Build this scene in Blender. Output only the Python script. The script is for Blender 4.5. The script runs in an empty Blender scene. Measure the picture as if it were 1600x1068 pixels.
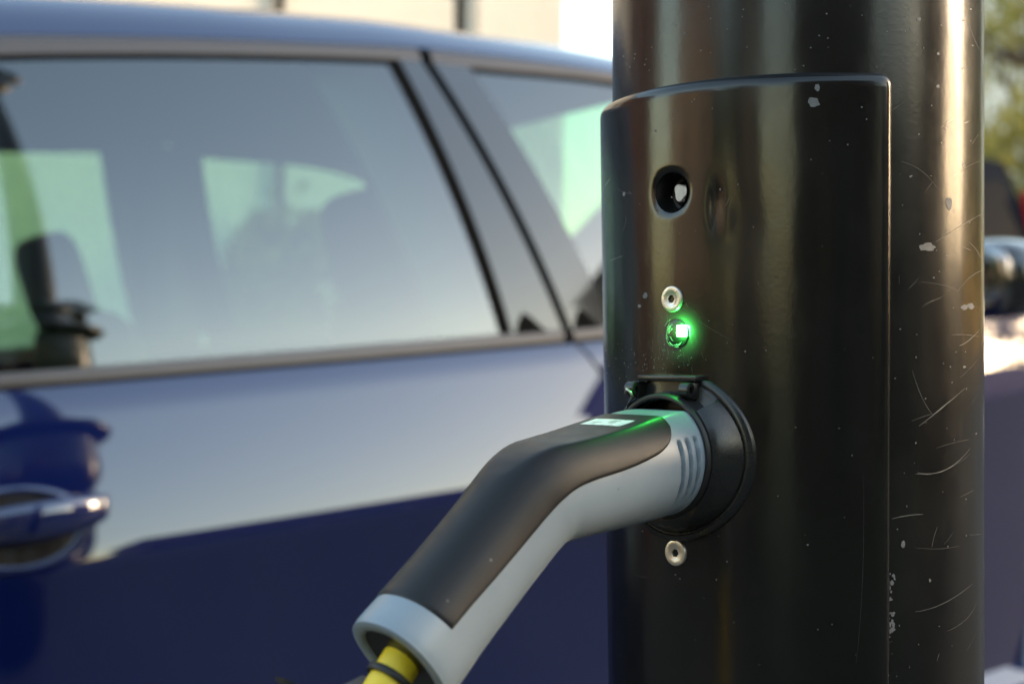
import bpy, bmesh, math, random
from mathutils import Vector, Matrix, noise
random.seed(7)
R = math.radians
sc = bpy.context.scene
col = sc.collection

# ------------------------------------------------------------------ camera
CAMZ = 1.05
FPX = 50 / 36 * 1600            # focal length in pixels of the 1600-wide photograph
cam = bpy.data.cameras.new('camera')
cam.lens = 50; cam.sensor_width = 36
cam.clip_start = 0.02; cam.clip_end = 600
cam.dof.use_dof = True
cam.dof.focus_distance = 0.665
cam.dof.aperture_fstop = 7.0
camo = bpy.data.objects.new('camera', cam); col.objects.link(camo)
camo.location = (0, 0, CAMZ); camo.rotation_euler = (R(90), 0, 0)
sc.camera = camo
# ------------------------------------------------------------------ sky and sun
SUN_AZ, SUN_EL = 83.0, 11.5
wd = bpy.data.worlds.new('World'); sc.world = wd; wd.use_nodes = True
wn = wd.node_tree.nodes; wl = wd.node_tree.links
sky = wn.new('ShaderNodeTexSky'); sky.sky_type = 'NISHITA'; sky.sun_disc = False
sky.sun_elevation = R(SUN_EL); sky.sun_rotation = R(SUN_AZ)
sky.air_density = 1.35; sky.dust_density = 1.9; sky.ozone_density = 0.6
bg = wn['Background']; bg.inputs['Strength'].default_value = 0.15
wl.new(sky.outputs[0], bg.inputs['Color'])
sl = bpy.data.lights.new('sun', 'SUN'); sl.energy = 0.8; sl.angle = R(22); sl.color = (1.0, 0.85, 0.70)
so = bpy.data.objects.new('sun', sl); col.objects.link(so)
sdir = Vector((math.sin(R(SUN_AZ)) * math.cos(R(SUN_EL)), math.cos(R(SUN_AZ)) * math.cos(R(SUN_EL)), math.sin(R(SUN_EL))))
so.rotation_euler = sdir.to_track_quat('Z', 'Y').to_euler(); so.location = sdir * 50
# ------------------------------------------------------------------ exposure
sc.view_settings.view_transform = 'Standard'; sc.view_settings.look = 'None'
sc.view_settings.exposure = 2.5; sc.view_settings.gamma = 1
sc.view_settings.use_curve_mapping = False
sc.render.engine = 'CYCLES'
sc.cycles.max_bounces = 10; sc.cycles.transparent_max_bounces = 16
sc.cycles.use_denoising = True
sc.cycles.sample_clamp_indirect = 8

# ================================================================== helpers
def mesh(name, verts, faces, mat=None, parent=None, smooth=True):
    me = bpy.data.meshes.new(name)
    me.from_pydata([tuple(v) for v in verts], [], faces)
    me.update()
    if smooth:
        me.polygons.foreach_set('use_smooth', [True] * len(me.polygons))
    if mat: me.materials.append(mat)
    o = bpy.data.objects.new(name, me); col.objects.link(o)
    if parent: o.parent = parent
    return o

def sharp(o, deg=35):
    me = o.data
    bm = bmesh.new(); bm.from_mesh(me)
    for e in bm.edges:
        if len(e.link_faces) == 2 and e.calc_face_angle(0) > R(deg): e.smooth = False
    bm.to_mesh(me); bm.free()
    return o

def empty(name, loc=(0, 0, 0), rot=(0, 0, 0)):
    o = bpy.data.objects.new(name, None); col.objects.link(o)
    o.location = loc; o.rotation_euler = rot
    o.empty_display_size = 0.1
    return o

def tag(o, label=None, cat=None, group=None, kind=None):
    if label: o['label'] = label
    if cat: o['category'] = cat
    if group: o['group'] = group
    if kind: o['kind'] = kind
    return o

class MB:
    """collects shapes into one mesh"""
    def __init__(s): s.v = []; s.f = []
    def add(s, verts, faces):
        b = len(s.v); s.v += [Vector(p) for p in verts]; s.f += [tuple(i + b for i in f) for f in faces]
    def grid(s, rows, close_u=False, close_v=False):
        nr, nc = len(rows), len(rows[0]); vs = [p for r in rows for p in r]; fs = []
        for i in range(nr - (0 if close_u else 1)):
            for j in range(nc - (0 if close_v else 1)):
                a = i * nc + j; b = i * nc + (j + 1) % nc; c = ((i + 1) % nr) * nc + (j + 1) % nc; d = ((i + 1) % nr) * nc + j
                fs.append((a, b, c, d))
        s.add(vs, fs)
    def box(s, lo, hi, M=None, bev=0.0):
        bm = bmesh.new(); bmesh.ops.create_cube(bm, size=1)
        c = [(lo[k] + hi[k]) / 2 for k in range(3)]; d = [abs(hi[k] - lo[k]) for k in range(3)]
        for v in bm.verts: v.co = Vector((c[0] + v.co.x * d[0], c[1] + v.co.y * d[1], c[2] + v.co.z * d[2]))
        if bev > 0:
            bmesh.ops.bevel(bm, geom=list(bm.edges), offset=min(bev, min(d) * .45), segments=2, affect='EDGES', profile=.5)
        if M: bmesh.ops.transform(bm, matrix=M, verts=bm.verts)
        bm.verts.index_update()
        s.add([v.co.copy() for v in bm.verts], [tuple(v.index for v in f.verts) for f in bm.faces]); bm.free()
    def tube(s, pts, r, n=12, caps=True):
        pts = [Vector(p) for p in pts]; rows = []
        up = None
        for i, p in enumerate(pts):
            tdir = (pts[min(i + 1, len(pts) - 1)] - pts[max(i - 1, 0)]).normalized()
            if up is None:
                up = Vector((0, 0, 1)) if abs(tdir.z) < .9 else Vector((1, 0, 0))
            x = (up - tdir * up.dot(tdir)).normalized(); y = tdir.cross(x); up = x
            rr = r[i] if isinstance(r, (list, tuple)) else r
            rows.append([p + (x * math.cos(2 * math.pi * k / n) + y * math.sin(2 * math.pi * k / n)) * rr for k in range(n)])
        b = len(s.v); s.grid(rows, close_v=True)
        if caps:
            s.f.append(tuple(b + k for k in range(n))); e = b + (len(rows) - 1) * n; s.f.append(tuple(e + k for k in range(n)))
    def lathe(s, prof, M, n=64):
        rows = [[M @ Vector((r * math.cos(2 * math.pi * k / n), r * math.sin(2 * math.pi * k / n), h)) for k in range(n)] for r, h in prof]
        s.grid(rows, close_v=True)
    def sellip(s, c, rad, e1=.5, e2=.5, nu=16, nv=24, M=None):
        def sp(x, e): return math.copysign(abs(x) ** e, x)
        rows = []
        for i in range(nu + 1):
            a = -math.pi / 2 + math.pi * i / nu; row = []
            for j in range(nv):
                b = 2 * math.pi * j / nv
                p = Vector((c[0] + rad[0] * sp(math.cos(a), e1) * sp(math.cos(b), e2), c[1] + rad[1] * sp(math.cos(a), e1) * sp(math.sin(b), e2), c[2] + rad[2] * sp(math.sin(a), e1)))
                row.append(M @ p if M else p)
            rows.append(row)
        s.grid(rows, close_v=True)
    def build(s, name, mat=None, parent=None, smooth=True, deg=None):
        o = mesh(name, s.v, s.f, mat, parent, smooth)
        bm = bmesh.new(); bm.from_mesh(o.data)
        bmesh.ops.remove_doubles(bm, verts=bm.verts, dist=1e-6)
        bmesh.ops.recalc_face_normals(bm, faces=bm.faces)
        bm.to_mesh(o.data); bm.free()
        if smooth and deg: sharp(o, deg)
        return o

def lerp(a, b, t): return a + (b - a) * t
def poly(pts):
    """piecewise linear function through (x, y), extrapolated with the end slopes"""
    pts = sorted(pts)
    def f(x):
        k = 0
        while k < len(pts) - 2 and x > pts[k + 1][0]: k += 1
        (x0, y0), (x1, y1) = pts[k], pts[k + 1]
        return y0 + (y1 - y0) * (x - x0) / (x1 - x0)
    return f
def spline(pts):
    pts = sorted(pts)
    n = len(pts); m = []
    for i in range(n):
        a, b = pts[max(i - 1, 0)], pts[min(i + 1, n - 1)]
        m.append((b[1] - a[1]) / (b[0] - a[0]))
    def f(x):
        if x <= pts[0][0]: return pts[0][1] + m[0] * (x - pts[0][0])
        if x >= pts[-1][0]: return pts[-1][1] + m[-1] * (x - pts[-1][0])
        k = 0
        while x > pts[k + 1][0]: k += 1
        h = pts[k + 1][0] - pts[k][0]; t = (x - pts[k][0]) / h
        return ((2 * t ** 3 - 3 * t * t + 1) * pts[k][1] + (t ** 3 - 2 * t * t + t) * h * m[k] + (-2 * t ** 3 + 3 * t * t) * pts[k + 1][1] + (t ** 3 - t * t) * h * m[k + 1])
    return f
def smin(a, b, k): return .5 * (a + b - math.sqrt((a - b) ** 2 + k * k))

# ------------------------------------------------------------------ materials
def mat(name, color, rough=.5, metal=0., ior=1.5, coat=0., coat_rough=.03, coat_ior=1.5, emis=None, estr=0., noise_amt=0., noise_scale=8., bump=0., bump_scale=40., rvar=0., trans=0.):
    m = bpy.data.materials.new(name); m.use_nodes = True
    nt = m.node_tree; n = nt.nodes; l = nt.links; b = n['Principled BSDF']
    b.inputs['Base Color'].default_value = (*color, 1); b.inputs['Roughness'].default_value = rough
    b.inputs['Metallic'].default_value = metal; b.inputs['IOR'].default_value = ior
    b.inputs['Coat Weight'].default_value = coat; b.inputs['Coat Roughness'].default_value = coat_rough; b.inputs['Coat IOR'].default_value = coat_ior
    if emis: b.inputs['Emission Color'].default_value = (*emis, 1); b.inputs['Emission Strength'].default_value = estr
    if noise_amt or bump or rvar:
        tc = n.new('ShaderNodeTexCoord')
    if noise_amt:
        nz = n.new('ShaderNodeTexNoise'); nz.inputs['Scale'].default_value = noise_scale; nz.inputs['Detail'].default_value = 6
        l.new(tc.outputs['Object'], nz.inputs['Vector'])
        r = n.new('ShaderNodeValToRGB')
        r.color_ramp.elements[0].position = .3; r.color_ramp.elements[1].position = .7
        r.color_ramp.elements[0].color = (*[max(0, c * (1 - noise_amt)) for c in color], 1)
        r.color_ramp.elements[1].color = (*[min(1, c * (1 + noise_amt)) for c in color], 1)
        l.new(nz.outputs[0], r.inputs[0]); l.new(r.outputs[0], b.inputs['Base Color'])
    if rvar:
        nz = n.new('ShaderNodeTexNoise'); nz.inputs['Scale'].default_value = noise_scale * 2; nz.inputs['Detail'].default_value = 5
        l.new(tc.outputs['Object'], nz.inputs['Vector'])
        mr = n.new('ShaderNodeMapRange'); mr.inputs[3].default_value = max(.02, rough - rvar); mr.inputs[4].default_value = rough + rvar
        mr.inputs[1].default_value = .3; mr.inputs[2].default_value = .7
        l.new(nz.outputs[0], mr.inputs[0]); l.new(mr.outputs[0], b.inputs['Roughness'])
    if bump:
        nz = n.new('ShaderNodeTexNoise'); nz.inputs['Scale'].default_value = bump_scale; nz.inputs['Detail'].default_value = 4
        l.new(tc.outputs['Object'], nz.inputs['Vector'])
        bp = n.new('ShaderNodeBump'); bp.inputs['Strength'].default_value = 1; bp.inputs['Distance'].default_value = bump
        l.new(nz.outputs[0], bp.inputs['Height']); l.new(bp.outputs[0], b.inputs['Normal'])
    return m

def paint_black(name, dust=.5, led_halo=None, r0=.14, r1=.24):
    """gloss black paint: orange peel, brush waviness, dust specks and worn gloss"""
    m = mat(name, (.006, .0058, .0055), .2, ior=1.5)
    nt = m.node_tree; n = nt.nodes; l = nt.links; b = n['Principled BSDF']
    tc = n.new('ShaderNodeTexCoord')
    mp = n.new('ShaderNodeMapping'); mp.inputs['Scale'].default_value = (1, 1, .35); l.new(tc.outputs['Object'], mp.inputs[0])
    n1 = n.new('ShaderNodeTexNoise'); n1.inputs['Scale'].default_value = 22; n1.inputs['Detail'].default_value = 3; l.new(mp.outputs[0], n1.inputs['Vector'])
    n2 = n.new('ShaderNodeTexNoise'); n2.inputs['Scale'].default_value = 420; n2.inputs['Detail'].default_value = 3; l.new(tc.outputs['Object'], n2.inputs['Vector'])
    b1 = n.new('ShaderNodeBump'); b1.inputs['Strength'].default_value = 1; b1.inputs['Distance'].default_value = .0006; l.new(n1.outputs[0], b1.inputs['Height'])
    b2 = n.new('ShaderNodeBump'); b2.inputs['Strength'].default_value = 1; b2.inputs['Distance'].default_value = .00003; l.new(n2.outputs[0], b2.inputs['Height'])
    l.new(b1.outputs[0], b2.inputs['Normal']); l.new(b2.outputs[0], b.inputs['Normal'])
    n3 = n.new('ShaderNodeTexNoise'); n3.inputs['Scale'].default_value = 30; n3.inputs['Detail'].default_value = 8; n3.inputs['Roughness'].default_value = .7
    mp2 = n.new('ShaderNodeMapping'); mp2.inputs['Scale'].default_value = (1, 1, .7); l.new(tc.outputs['Object'], mp2.inputs[0]); l.new(mp2.outputs[0], n3.inputs['Vector'])
    mr = n.new('ShaderNodeMapRange'); mr.inputs[1].default_value = .3; mr.inputs[2].default_value = .75; mr.inputs[3].default_value = r0; mr.inputs[4].default_value = r1
    l.new(n3.outputs[0], mr.inputs[0]); l.new(mr.outputs[0], b.inputs['Roughness'])
    # dust specks
    v = n.new('ShaderNodeTexVoronoi'); v.inputs['Scale'].default_value = 210; l.new(tc.outputs['Object'], v.inputs['Vector'])
    n4 = n.new('ShaderNodeTexNoise'); n4.inputs['Scale'].default_value = 55; n4.inputs['Detail'].default_value = 3; l.new(tc.outputs['Object'], n4.inputs['Vector'])
    sp = n.new('ShaderNodeMapRange'); sp.inputs[1].default_value = .10; sp.inputs[2].default_value = .03; sp.inputs[3].default_value = 0; sp.inputs[4].default_value = 1
    l.new(v.outputs['Distance'], sp.inputs[0])
    th = n.new('ShaderNodeMapRange'); th.inputs[1].default_value = .60; th.inputs[2].default_value = .74; th.inputs[3].default_value = 0; th.inputs[4].default_value = dust
    l.new(n4.outputs[0], th.inputs[0])
    mu = n.new('ShaderNodeMath'); mu.operation = 'MULTIPLY'; l.new(sp.outputs[0], mu.inputs[0]); l.new(th.outputs[0], mu.inputs[1])
    if led_halo:  # paler paint round the led, put in to show its green halo
        ge = n.new('ShaderNodeVectorMath'); ge.operation = 'DISTANCE'; l.new(tc.outputs['Object'], ge.inputs[0]); ge.inputs[1].default_value = led_halo
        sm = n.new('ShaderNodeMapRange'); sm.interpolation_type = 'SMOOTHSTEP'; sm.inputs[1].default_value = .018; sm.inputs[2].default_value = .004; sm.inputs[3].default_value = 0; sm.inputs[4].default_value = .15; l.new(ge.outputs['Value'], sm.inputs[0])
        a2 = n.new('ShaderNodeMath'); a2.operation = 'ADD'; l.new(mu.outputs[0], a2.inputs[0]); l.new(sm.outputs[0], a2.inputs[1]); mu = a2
    # faint grime film
    gr = n.new('ShaderNodeMapRange'); gr.inputs[1].default_value = .45; gr.inputs[2].default_value = .85; gr.inputs[3].default_value = 0; gr.inputs[4].default_value = .012
    l.new(n3.outputs[0], gr.inputs[0])
    ad = n.new('ShaderNodeMath'); ad.operation = 'ADD'; l.new(mu.outputs[0], ad.inputs[0]); l.new(gr.outputs[0], ad.inputs[1]); ad.use_clamp = True
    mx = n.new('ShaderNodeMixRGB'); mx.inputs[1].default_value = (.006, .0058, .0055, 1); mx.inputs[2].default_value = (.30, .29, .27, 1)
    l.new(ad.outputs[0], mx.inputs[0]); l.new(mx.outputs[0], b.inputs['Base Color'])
    return m

def glass_mat(name, tint, ior=1.6):
    m = bpy.data.materials.new(name); m.use_nodes = True
    nt = m.node_tree; n = nt.nodes; l = nt.links
    n.remove(n['Principled BSDF'])
    tr = n.new('ShaderNodeBsdfTransparent'); tr.inputs[0].default_value = (*tint, 1)
    gl = n.new('ShaderNodeBsdfGlossy'); gl.inputs['Roughness'].default_value = .012; gl.inputs[0].default_value = (1, 1, 1, 1)
    # a thin sheet reflects alike from both faces: Schlick's curve on the facing angle
    ge = n.new('ShaderNodeNewGeometry'); dt = n.new('ShaderNodeVectorMath'); dt.operation = 'DOT_PRODUCT'; l.new(ge.outputs['Normal'], dt.inputs[0]); l.new(ge.outputs['Incoming'], dt.inputs[1])
    ab = n.new('ShaderNodeMath'); ab.operation = 'ABSOLUTE'; l.new(dt.outputs['Value'], ab.inputs[0])
    om = n.new('ShaderNodeMath'); om.operation = 'SUBTRACT'; om.inputs[0].default_value = 1; l.new(ab.outputs[0], om.inputs[1])
    pw = n.new('ShaderNodeMath'); pw.operation = 'POWER'; pw.inputs[1].default_value = 5; l.new(om.outputs[0], pw.inputs[0])
    f0 = ((ior - 1) / (ior + 1)) ** 2
    fr = n.new('ShaderNodeMapRange'); fr.inputs[3].default_value = f0; fr.inputs[4].default_value = 1; l.new(pw.outputs[0], fr.inputs[0])
    mx = n.new('ShaderNodeMixShader'); l.new(fr.outputs[0], mx.inputs[0]); l.new(tr.outputs[0], mx.inputs[1]); l.new(gl.outputs[0], mx.inputs[2])
    l.new(mx.outputs[0], n['Material Output'].inputs[0])
    return m

M = {}
M['column'] = paint_black('column_paint', .6, None, .17, .27)
M['plate'] = paint_black('plate_paint', .45)
M['steel'] = mat('stainless_steel', (.56, .52, .46), .38, .85, bump=.00008, bump_scale=500, rvar=.1, noise_scale=120)
M['dark_steel'] = mat('dark_steel', (.10, .095, .09), .4, .8)
M['hole'] = mat('hole_black', (.004, .004, .004), .35)
M['zinc'] = mat('zinc_pin', (.62, .56, .50), .55, .0, noise_amt=.15, noise_scale=300)
M['black_plastic'] = mat('black_plastic', (.012, .012, .012), .28, ior=1.5, bump=.00004, bump_scale=300, rvar=.07, noise_scale=40)
M['rubber'] = mat('black_rubber', (.010, .010, .010), .5)
M['grey_plastic'] = mat('grey_plastic', (.215, .262, .305), .36, noise_amt=.05, noise_scale=30, bump=.00003, bump_scale=900, rvar=.05)
M['grip'] = mat('soft_grip', (.009, .009, .0105), .45, ior=1.38, bump=.00003, bump_scale=1500, rvar=.05, noise_amt=.1, noise_scale=40)
M['yellow'] = mat('yellow_cable', (.80, .58, .02), .42, noise_amt=.06, noise_scale=50)
M['scratch'] = mat('bare_scratch', (.15, .142, .135), .6)
M['chip'] = mat('paint_chip', (.14, .136, .135), .6, noise_amt=.2, noise_scale=300)
M['sticker'] = mat('printed_sticker', (.72, .76, .74), .35)
M['led'] = mat('led_green', (.02, .3, .05), .3, emis=(.06, 1.0, .12), estr=65)
M['led_core'] = mat('led_core', (.5, 1, .6), .3, emis=(.45, 1.0, .5), estr=45)

def specks(m, base_socket_color, col_, scale, amount):
    nt = m.node_tree; n = nt.nodes; l = nt.links; b = n['Principled BSDF']
    src = b.inputs['Base Color'].links[0].from_socket if b.inputs['Base Color'].links else None
    tc = n.new('ShaderNodeTexCoord'); v = n.new('ShaderNodeTexVoronoi'); v.inputs['Scale'].default_value = scale; l.new(tc.outputs['Object'], v.inputs['Vector'])
    nz = n.new('ShaderNodeTexNoise'); nz.inputs['Scale'].default_value = scale * .3; l.new(tc.outputs['Object'], nz.inputs['Vector'])
    a = n.new('ShaderNodeMapRange'); a.inputs[1].default_value = .11; a.inputs[2].default_value = .05; l.new(v.outputs['Distance'], a.inputs[0])
    t = n.new('ShaderNodeMapRange'); t.inputs[1].default_value = .60; t.inputs[2].default_value = .68; t.inputs[4].default_value = amount; l.new(nz.outputs[0], t.inputs[0])
    mu = n.new('ShaderNodeMath'); mu.operation = 'MULTIPLY'; l.new(a.outputs[0], mu.inputs[0]); l.new(t.outputs[0], mu.inputs[1])
    mx = n.new('ShaderNodeMixRGB'); mx.inputs[1].default_value = (*base_socket_color, 1); mx.inputs[2].default_value = (*col_, 1); l.new(mu.outputs[0], mx.inputs[0])
    if src: l.new(src, mx.inputs[1])
    l.new(mx.outputs[0], b.inputs['Base Color'])
specks(M['grip'], (.009, .009, .01), (.30, .29, .27), 150, .6)
specks(M['grey_plastic'], (.2, .25, .3), (.08, .075, .07), 130, .5)
def car_paint():
    m = mat('blue_car_paint', (.0010, .0058, .058), .42, metal=.2, coat=1.0, coat_rough=.015, coat_ior=2.05)
    m.node_tree.nodes['Principled BSDF'].inputs['Specular IOR Level'].default_value = 0.05
    return m
M['blue'] = car_paint()
M['gloss_black'] = mat('gloss_black_trim', (.012, .011, .012), .12, coat=1, coat_rough=.02, coat_ior=1.7)
M['satin_trim'] = mat('satin_trim', (.12, .105, .10), .34, .6)
M['seal'] = mat('black_seal', (.004, .004, .004), .7, ior=1.12)
M['car_glass'] = glass_mat('green_tinted_glass', (.46, .68, .55), 2.45)
M['clear_glass'] = glass_mat('lamp_glass', (.9, .9, .9), 1.5)
M['interior'] = mat('interior_cloth', (.012, .013, .015), .85)
M['interior_light'] = mat('interior_trim', (.05, .05, .052), .7)
M['tyre'] = mat('tyre', (.012, .012, .012), .75)
M['alloy'] = mat('alloy', (.45, .45, .46), .3, .9)
M['chrome'] = mat('chrome', (.75, .75, .77), .08, 1.0)
M['mirror_glass'] = mat('mirror_glass', (.30, .30, .31), .06, 1.0); M['red_lens'] = mat('red_lens', (.55, .01, .02), .15, coat=1)
M['white_lens'] = mat('white_lens', (.7, .7, .7), .15, coat=1)

# ================================================================== street frame
PSI = R(32.0)                    # the car's side is turned 32 degrees away from the picture plane
P0 = 1.90                        # its distance from the lens, square to the side
HILL = R(3.8)                    # the street climbs towards the car's nose
D = Vector((math.cos(PSI), math.sin(PSI), 0))       # along the street
INW = Vector((-math.sin(PSI), math.cos(PSI), 0))    # across the street, away from the camera
CX, CY = 0.148, 0.747            # the lamp column's axis
S_COL = CX * D.x + CY * D.y
def hill(s):
    x = max(-18., min(18., s - S_COL)); return math.tan(HILL) * x
def street(s, q, z=0.): # s along the street, q across it, z above the hill
    p = D * s + INW * q; return Vector((p.x, p.y, hill(s) + z))
def at_street(s, q): return street(s, q)
STREET_ROT = math.atan2(D.y, D.x)

def ray(px, py): return Vector(((px - 800) / FPX, 1.0, (534 - py) / FPX))

# ------------------------------------------------------------------ ground
def asphalt():
    m = mat('asphalt', (.045, .045, .047), .85, noise_amt=.35, noise_scale=3, bump=.004, bump_scale=120); return m
def strip(name, q0, q1, z, m, s0=-120, s1=120, curb=None):
    ss = sorted(set([s0, s1] + [s for s in range(-60, 61, 2) if s0 < s < s1] + [S_COL - 18, S_COL + 18]))
    mb = MB()
    rows = [[street(s, q0, z), street(s, q1, z)] for s in ss]
    mb.grid(rows)
    if curb:
        for q in curb: mb.grid([[street(s, q, z), street(s, q, z - .2)] for s in ss])
    return tag(mb.build(name, m, smooth=False), kind='structure')
strip('ground', -200, 200, -.16, mat('grass_ground', (.06, .075, .03), .9, noise_amt=.4, noise_scale=.5), -200, 200)
strip('road', 1.45, 8.1, -.12, asphalt())
M['paving'] = mat('paving', (.04, .038, .035), .8, noise_amt=.25, noise_scale=2.5, bump=.002, bump_scale=60)
strip('pavement_near', -3.2, 1.30, 0.0, M['paving'], -60, 60, (-3.2,))
strip('kerb_near', 1.304, 1.45, 0.004, mat('kerb_stone', (.13, .125, .115), .75, noise_amt=.2, noise_scale=6), -60, 60, (1.304, 1.45))
strip('pavement_far', 8.1, 9.46, 0.0, M['paving'], -60, 60, (8.1,))

# ================================================================== lamp column with charging point
C2 = Vector((CX, CY, 0))
E0 = -C2.normalized(); ER = Vector((-E0.y, E0.x, 0))
def cdir(phi): return E0 * math.cos(phi) + ER * math.sin(phi)
def cpt(phi, z, r): p = C2 + cdir(phi) * r; return Vector((p.x, p.y, z))
RC = 0.095
PHI_S = R(-34)                   # the charging socket's heading
def hit_cyl(px, py, r):
    d = ray(px, py); a = d.x * d.x + d.y * d.y; b = -2 * (d.x * CX + d.y * CY); c = CX * CX + CY * CY - r * r
    t = (-b - math.sqrt(max(0, b * b - 4 * a * c))) / (2 * a)
    p = d * t + Vector((0, 0, CAMZ))
    q = p - C2; q.z = 0
    return math.atan2(q.dot(ER), q.dot(E0)), p.z

lamp = empty('lamp_column', (CX, CY, 0))
tag(lamp, 'black painted steel lamp column with a charging socket and green light', 'lamp column')
def local(o):   # meshes are written in world coordinates: give them the thing's base as origin
    p = o.parent
    loc = Vector((0, 0, 0))
    while p: loc += p.location; p = p.parent
    o.data.transform(Matrix.Translation(-loc)); return o

# plate outline on the unrolled column
PL_R, PL_L = R(27.2), R(-95.2)
PL_T, PL_B = 1.1735, 0.70
def plate_off(z): return lerp(.0022, .0066, (z - .87) / (PL_T - .87))
# main tube of the base, left open under the plate
mb = MB(); NSEG = 192
zs = [0.0, .05, .3, .55, .68] + [.71 + k * .02 for k in range(23)] + [1.165, 1.2, 1.26, 1.31, 1.36]
phis = [math.pi * 2 * k / NSEG for k in range(NSEG)]
rows = [[cpt(p, z, RC) for p in phis] for z in zs]
nr = len(rows)
vs = [p for r in rows for p in r]; fs = []
for i in range(nr - 1):
    for j in range(NSEG):
        pm = (phis[j] + math.pi / NSEG + math.pi) % (2 * math.pi) - math.pi
        if zs[i] >= .7 and zs[i + 1] <= PL_T - .005 and PL_L + .08 < pm < PL_R - .06: continue
        fs.append((i * NSEG + j, i * NSEG + (j + 1) % NSEG, (i + 1) * NSEG + (j + 1) % NSEG, (i + 1) * NSEG + j))
mb.add(vs, fs)
local(mb.build('base_tube', M['column'], lamp))
MC = Matrix.Translation((CX, CY, 0))
mb = MB(); mb.lathe([(RC + .03, -.05), (RC + .03, .10), (RC + .022, .13), (RC + .008, .15), (RC - .001, .155)], MC, 96)
local(mb.build('base_skirt', M['column'], lamp, deg=40))
mb = MB()
mb.lathe([(RC - .001, 1.355), (RC + .006, 1.37), (RC + .030, 1.40), (RC + .050, 1.44), (RC + .056, 1.50), (RC + .052, 1.58), (RC + .046, 1.64), (RC + .062, 1.655), (RC + .084, 1.67), (RC + .092, 1.69), (RC + .084, 1.712), (RC + .056, 1.73), (RC + .030, 1.75),
          (RC + .006, 1.79), (RC - .010, 1.83), (RC - .014, 1.85), (RC + .002, 1.865), (RC + .006, 1.882), (RC - .004, 1.90), (RC - .026, 1.915), (.062, 1.95)], MC, 96)
local(mb.build('collar', M['column'], lamp, deg=50))
mb = MB(); mb.lathe([(.063, 1.945), (.058, 3.0), (.042, 5.4), (.038, 5.6), (.03, 5.62), (.0, 5.62)], MC, 48)
local(mb.build('shaft', M['column'], lamp))
mb = MB(); mb.lathe([(.03, 5.61), (.10, 5.66), (.11, 5.68), (.02, 5.685)], MC, 32); mb.lathe([(.17, 6.08), (.19, 6.10), (.12, 6.2), (.03, 6.25), (.02, 6.32), (0, 6.34)], MC, 32)
local(mb.build('lantern_cap', M['column'], lamp, deg=40))
mb = MB(); mb.lathe([(.10, 5.68), (.17, 6.08)], MC, 8)
local(mb.build('lantern_glass', M['clear_glass'], lamp, smooth=False))

# --- the access plate: a finely gridded shell with rolled edges, a lock hole and a dent
LOCK = hit_cyl(1047, 300, RC + .006); A_H = .0094
DENT = hit_cyl(1116, 318, RC + .006)
DENT2 = hit_cyl(1138, 355, RC + .006)
def arc(phi): return phi * RC
x0, x1, y0, y1 = arc(PL_L), arc(PL_R), PL_B, PL_T
def lines(a, b, step, must, edge=.0056):
    keys = [0, .0003, .0008, .0016, .0026, .0038, .0056]
    s = set([round(a + k, 6) for k in keys] + [round(b - k, 6) for k in keys])
    inner = sorted([a + edge] + must + [b - edge]); out = []
    for p, q in zip(inner[:-1], inner[1:]):
        n = max(1, round((q - p) / step)); out += [p + (q - p) * k / n for k in range(n)]
    s |= set(round(v, 6) for v in out + [b - edge])
    return sorted(s)
lx, ly = arc(LOCK[0]), LOCK[1]
xs = lines(x0, x1, .0017, [lx - 2 * A_H, lx - A_H, lx, lx + A_H, lx + 2 * A_H])
ys = lines(y0, y1, .0020, [ly - 2 * A_H, ly - A_H, ly, ly + A_H, ly + 2 * A_H])
RCN = .0065
def plate_pt(x, y):
    # corner rounding
    cx = x1 - RCN if x > x1 - RCN else (x0 + RCN if x < x0 + RCN else x); cy = y1 - RCN if y > y1 - RCN else (y0 + RCN if y < y0 + RCN else y)
    dx, dy = x - cx, y - cy
    if dx and dy:
        m = max(abs(dx), abs(dy)); L = math.hypot(dx, dy); dx, dy = dx / L * m, dy / L * m; x, y = cx + dx, cy + dy; de = RCN - m
    else:
        de = min(x - x0, x1 - x, y - y0, y1 - y)
    # lock hole
    hx, hy = x - lx, y - ly; m = max(abs(hx), abs(hy)); roll = 0
    if A_H - 3e-6 <= m <= 2 * A_H + 3e-6:
        L = math.hypot(hx, hy); k = (m - A_H) / A_H
        x, y = lx + lerp(hx / L * m, hx, k), ly + lerp(hy / L * m, hy, k)
    o = plate_off(y); r = .0056
    if de < r: o = lerp(-.001, o, math.sqrt(max(0, 1 - ((r - de) / r) ** 2)))
    d = math.hypot(x - lx, y - ly)
    o -= .0010 * math.exp(-((d - A_H) / .0012) ** 2) if d >= A_H - 1e-6 else 0
    o -= .0012 * math.exp(-((x - arc(DENT[0])) / .0028) ** 2 - ((y - DENT[1]) / .0105) ** 2)
    o += .0003 * math.exp(-((x - arc(DENT[0]) - .0055) / .003) ** 2 - ((y - DENT[1] + .008) / .007) ** 2)
    o -= .0005 * math.exp(-((x - arc(DENT2[0])) / .012) ** 2 - ((y - DENT2[1]) / .016) ** 2)
    o += .00016 * noise.noise(Vector((x * 55, y * 22, 1.3)))
    return cpt(x / RC, y, RC + o)
vs = []; fs = []
for y in ys:
    for x in xs: vs.append(plate_pt(x, y))
nx = len(xs)
for i in range(len(ys) - 1):
    for j in range(nx - 1):
        mx, my = (xs[j] + xs[j + 1]) / 2 - lx, (ys[i] + ys[i + 1]) / 2 - ly
        if max(abs(mx), abs(my)) < A_H: continue
        fs.append((i * nx + j, i * nx + j + 1, (i + 1) * nx + j + 1, (i + 1) * nx + j))
plate = local(mesh('access_plate', vs, fs, M['plate'], lamp))
_ph, _z = hit_cyl(1062, 520, RC + .004); _p = cpt(_ph, _z, RC + .004)
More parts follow.
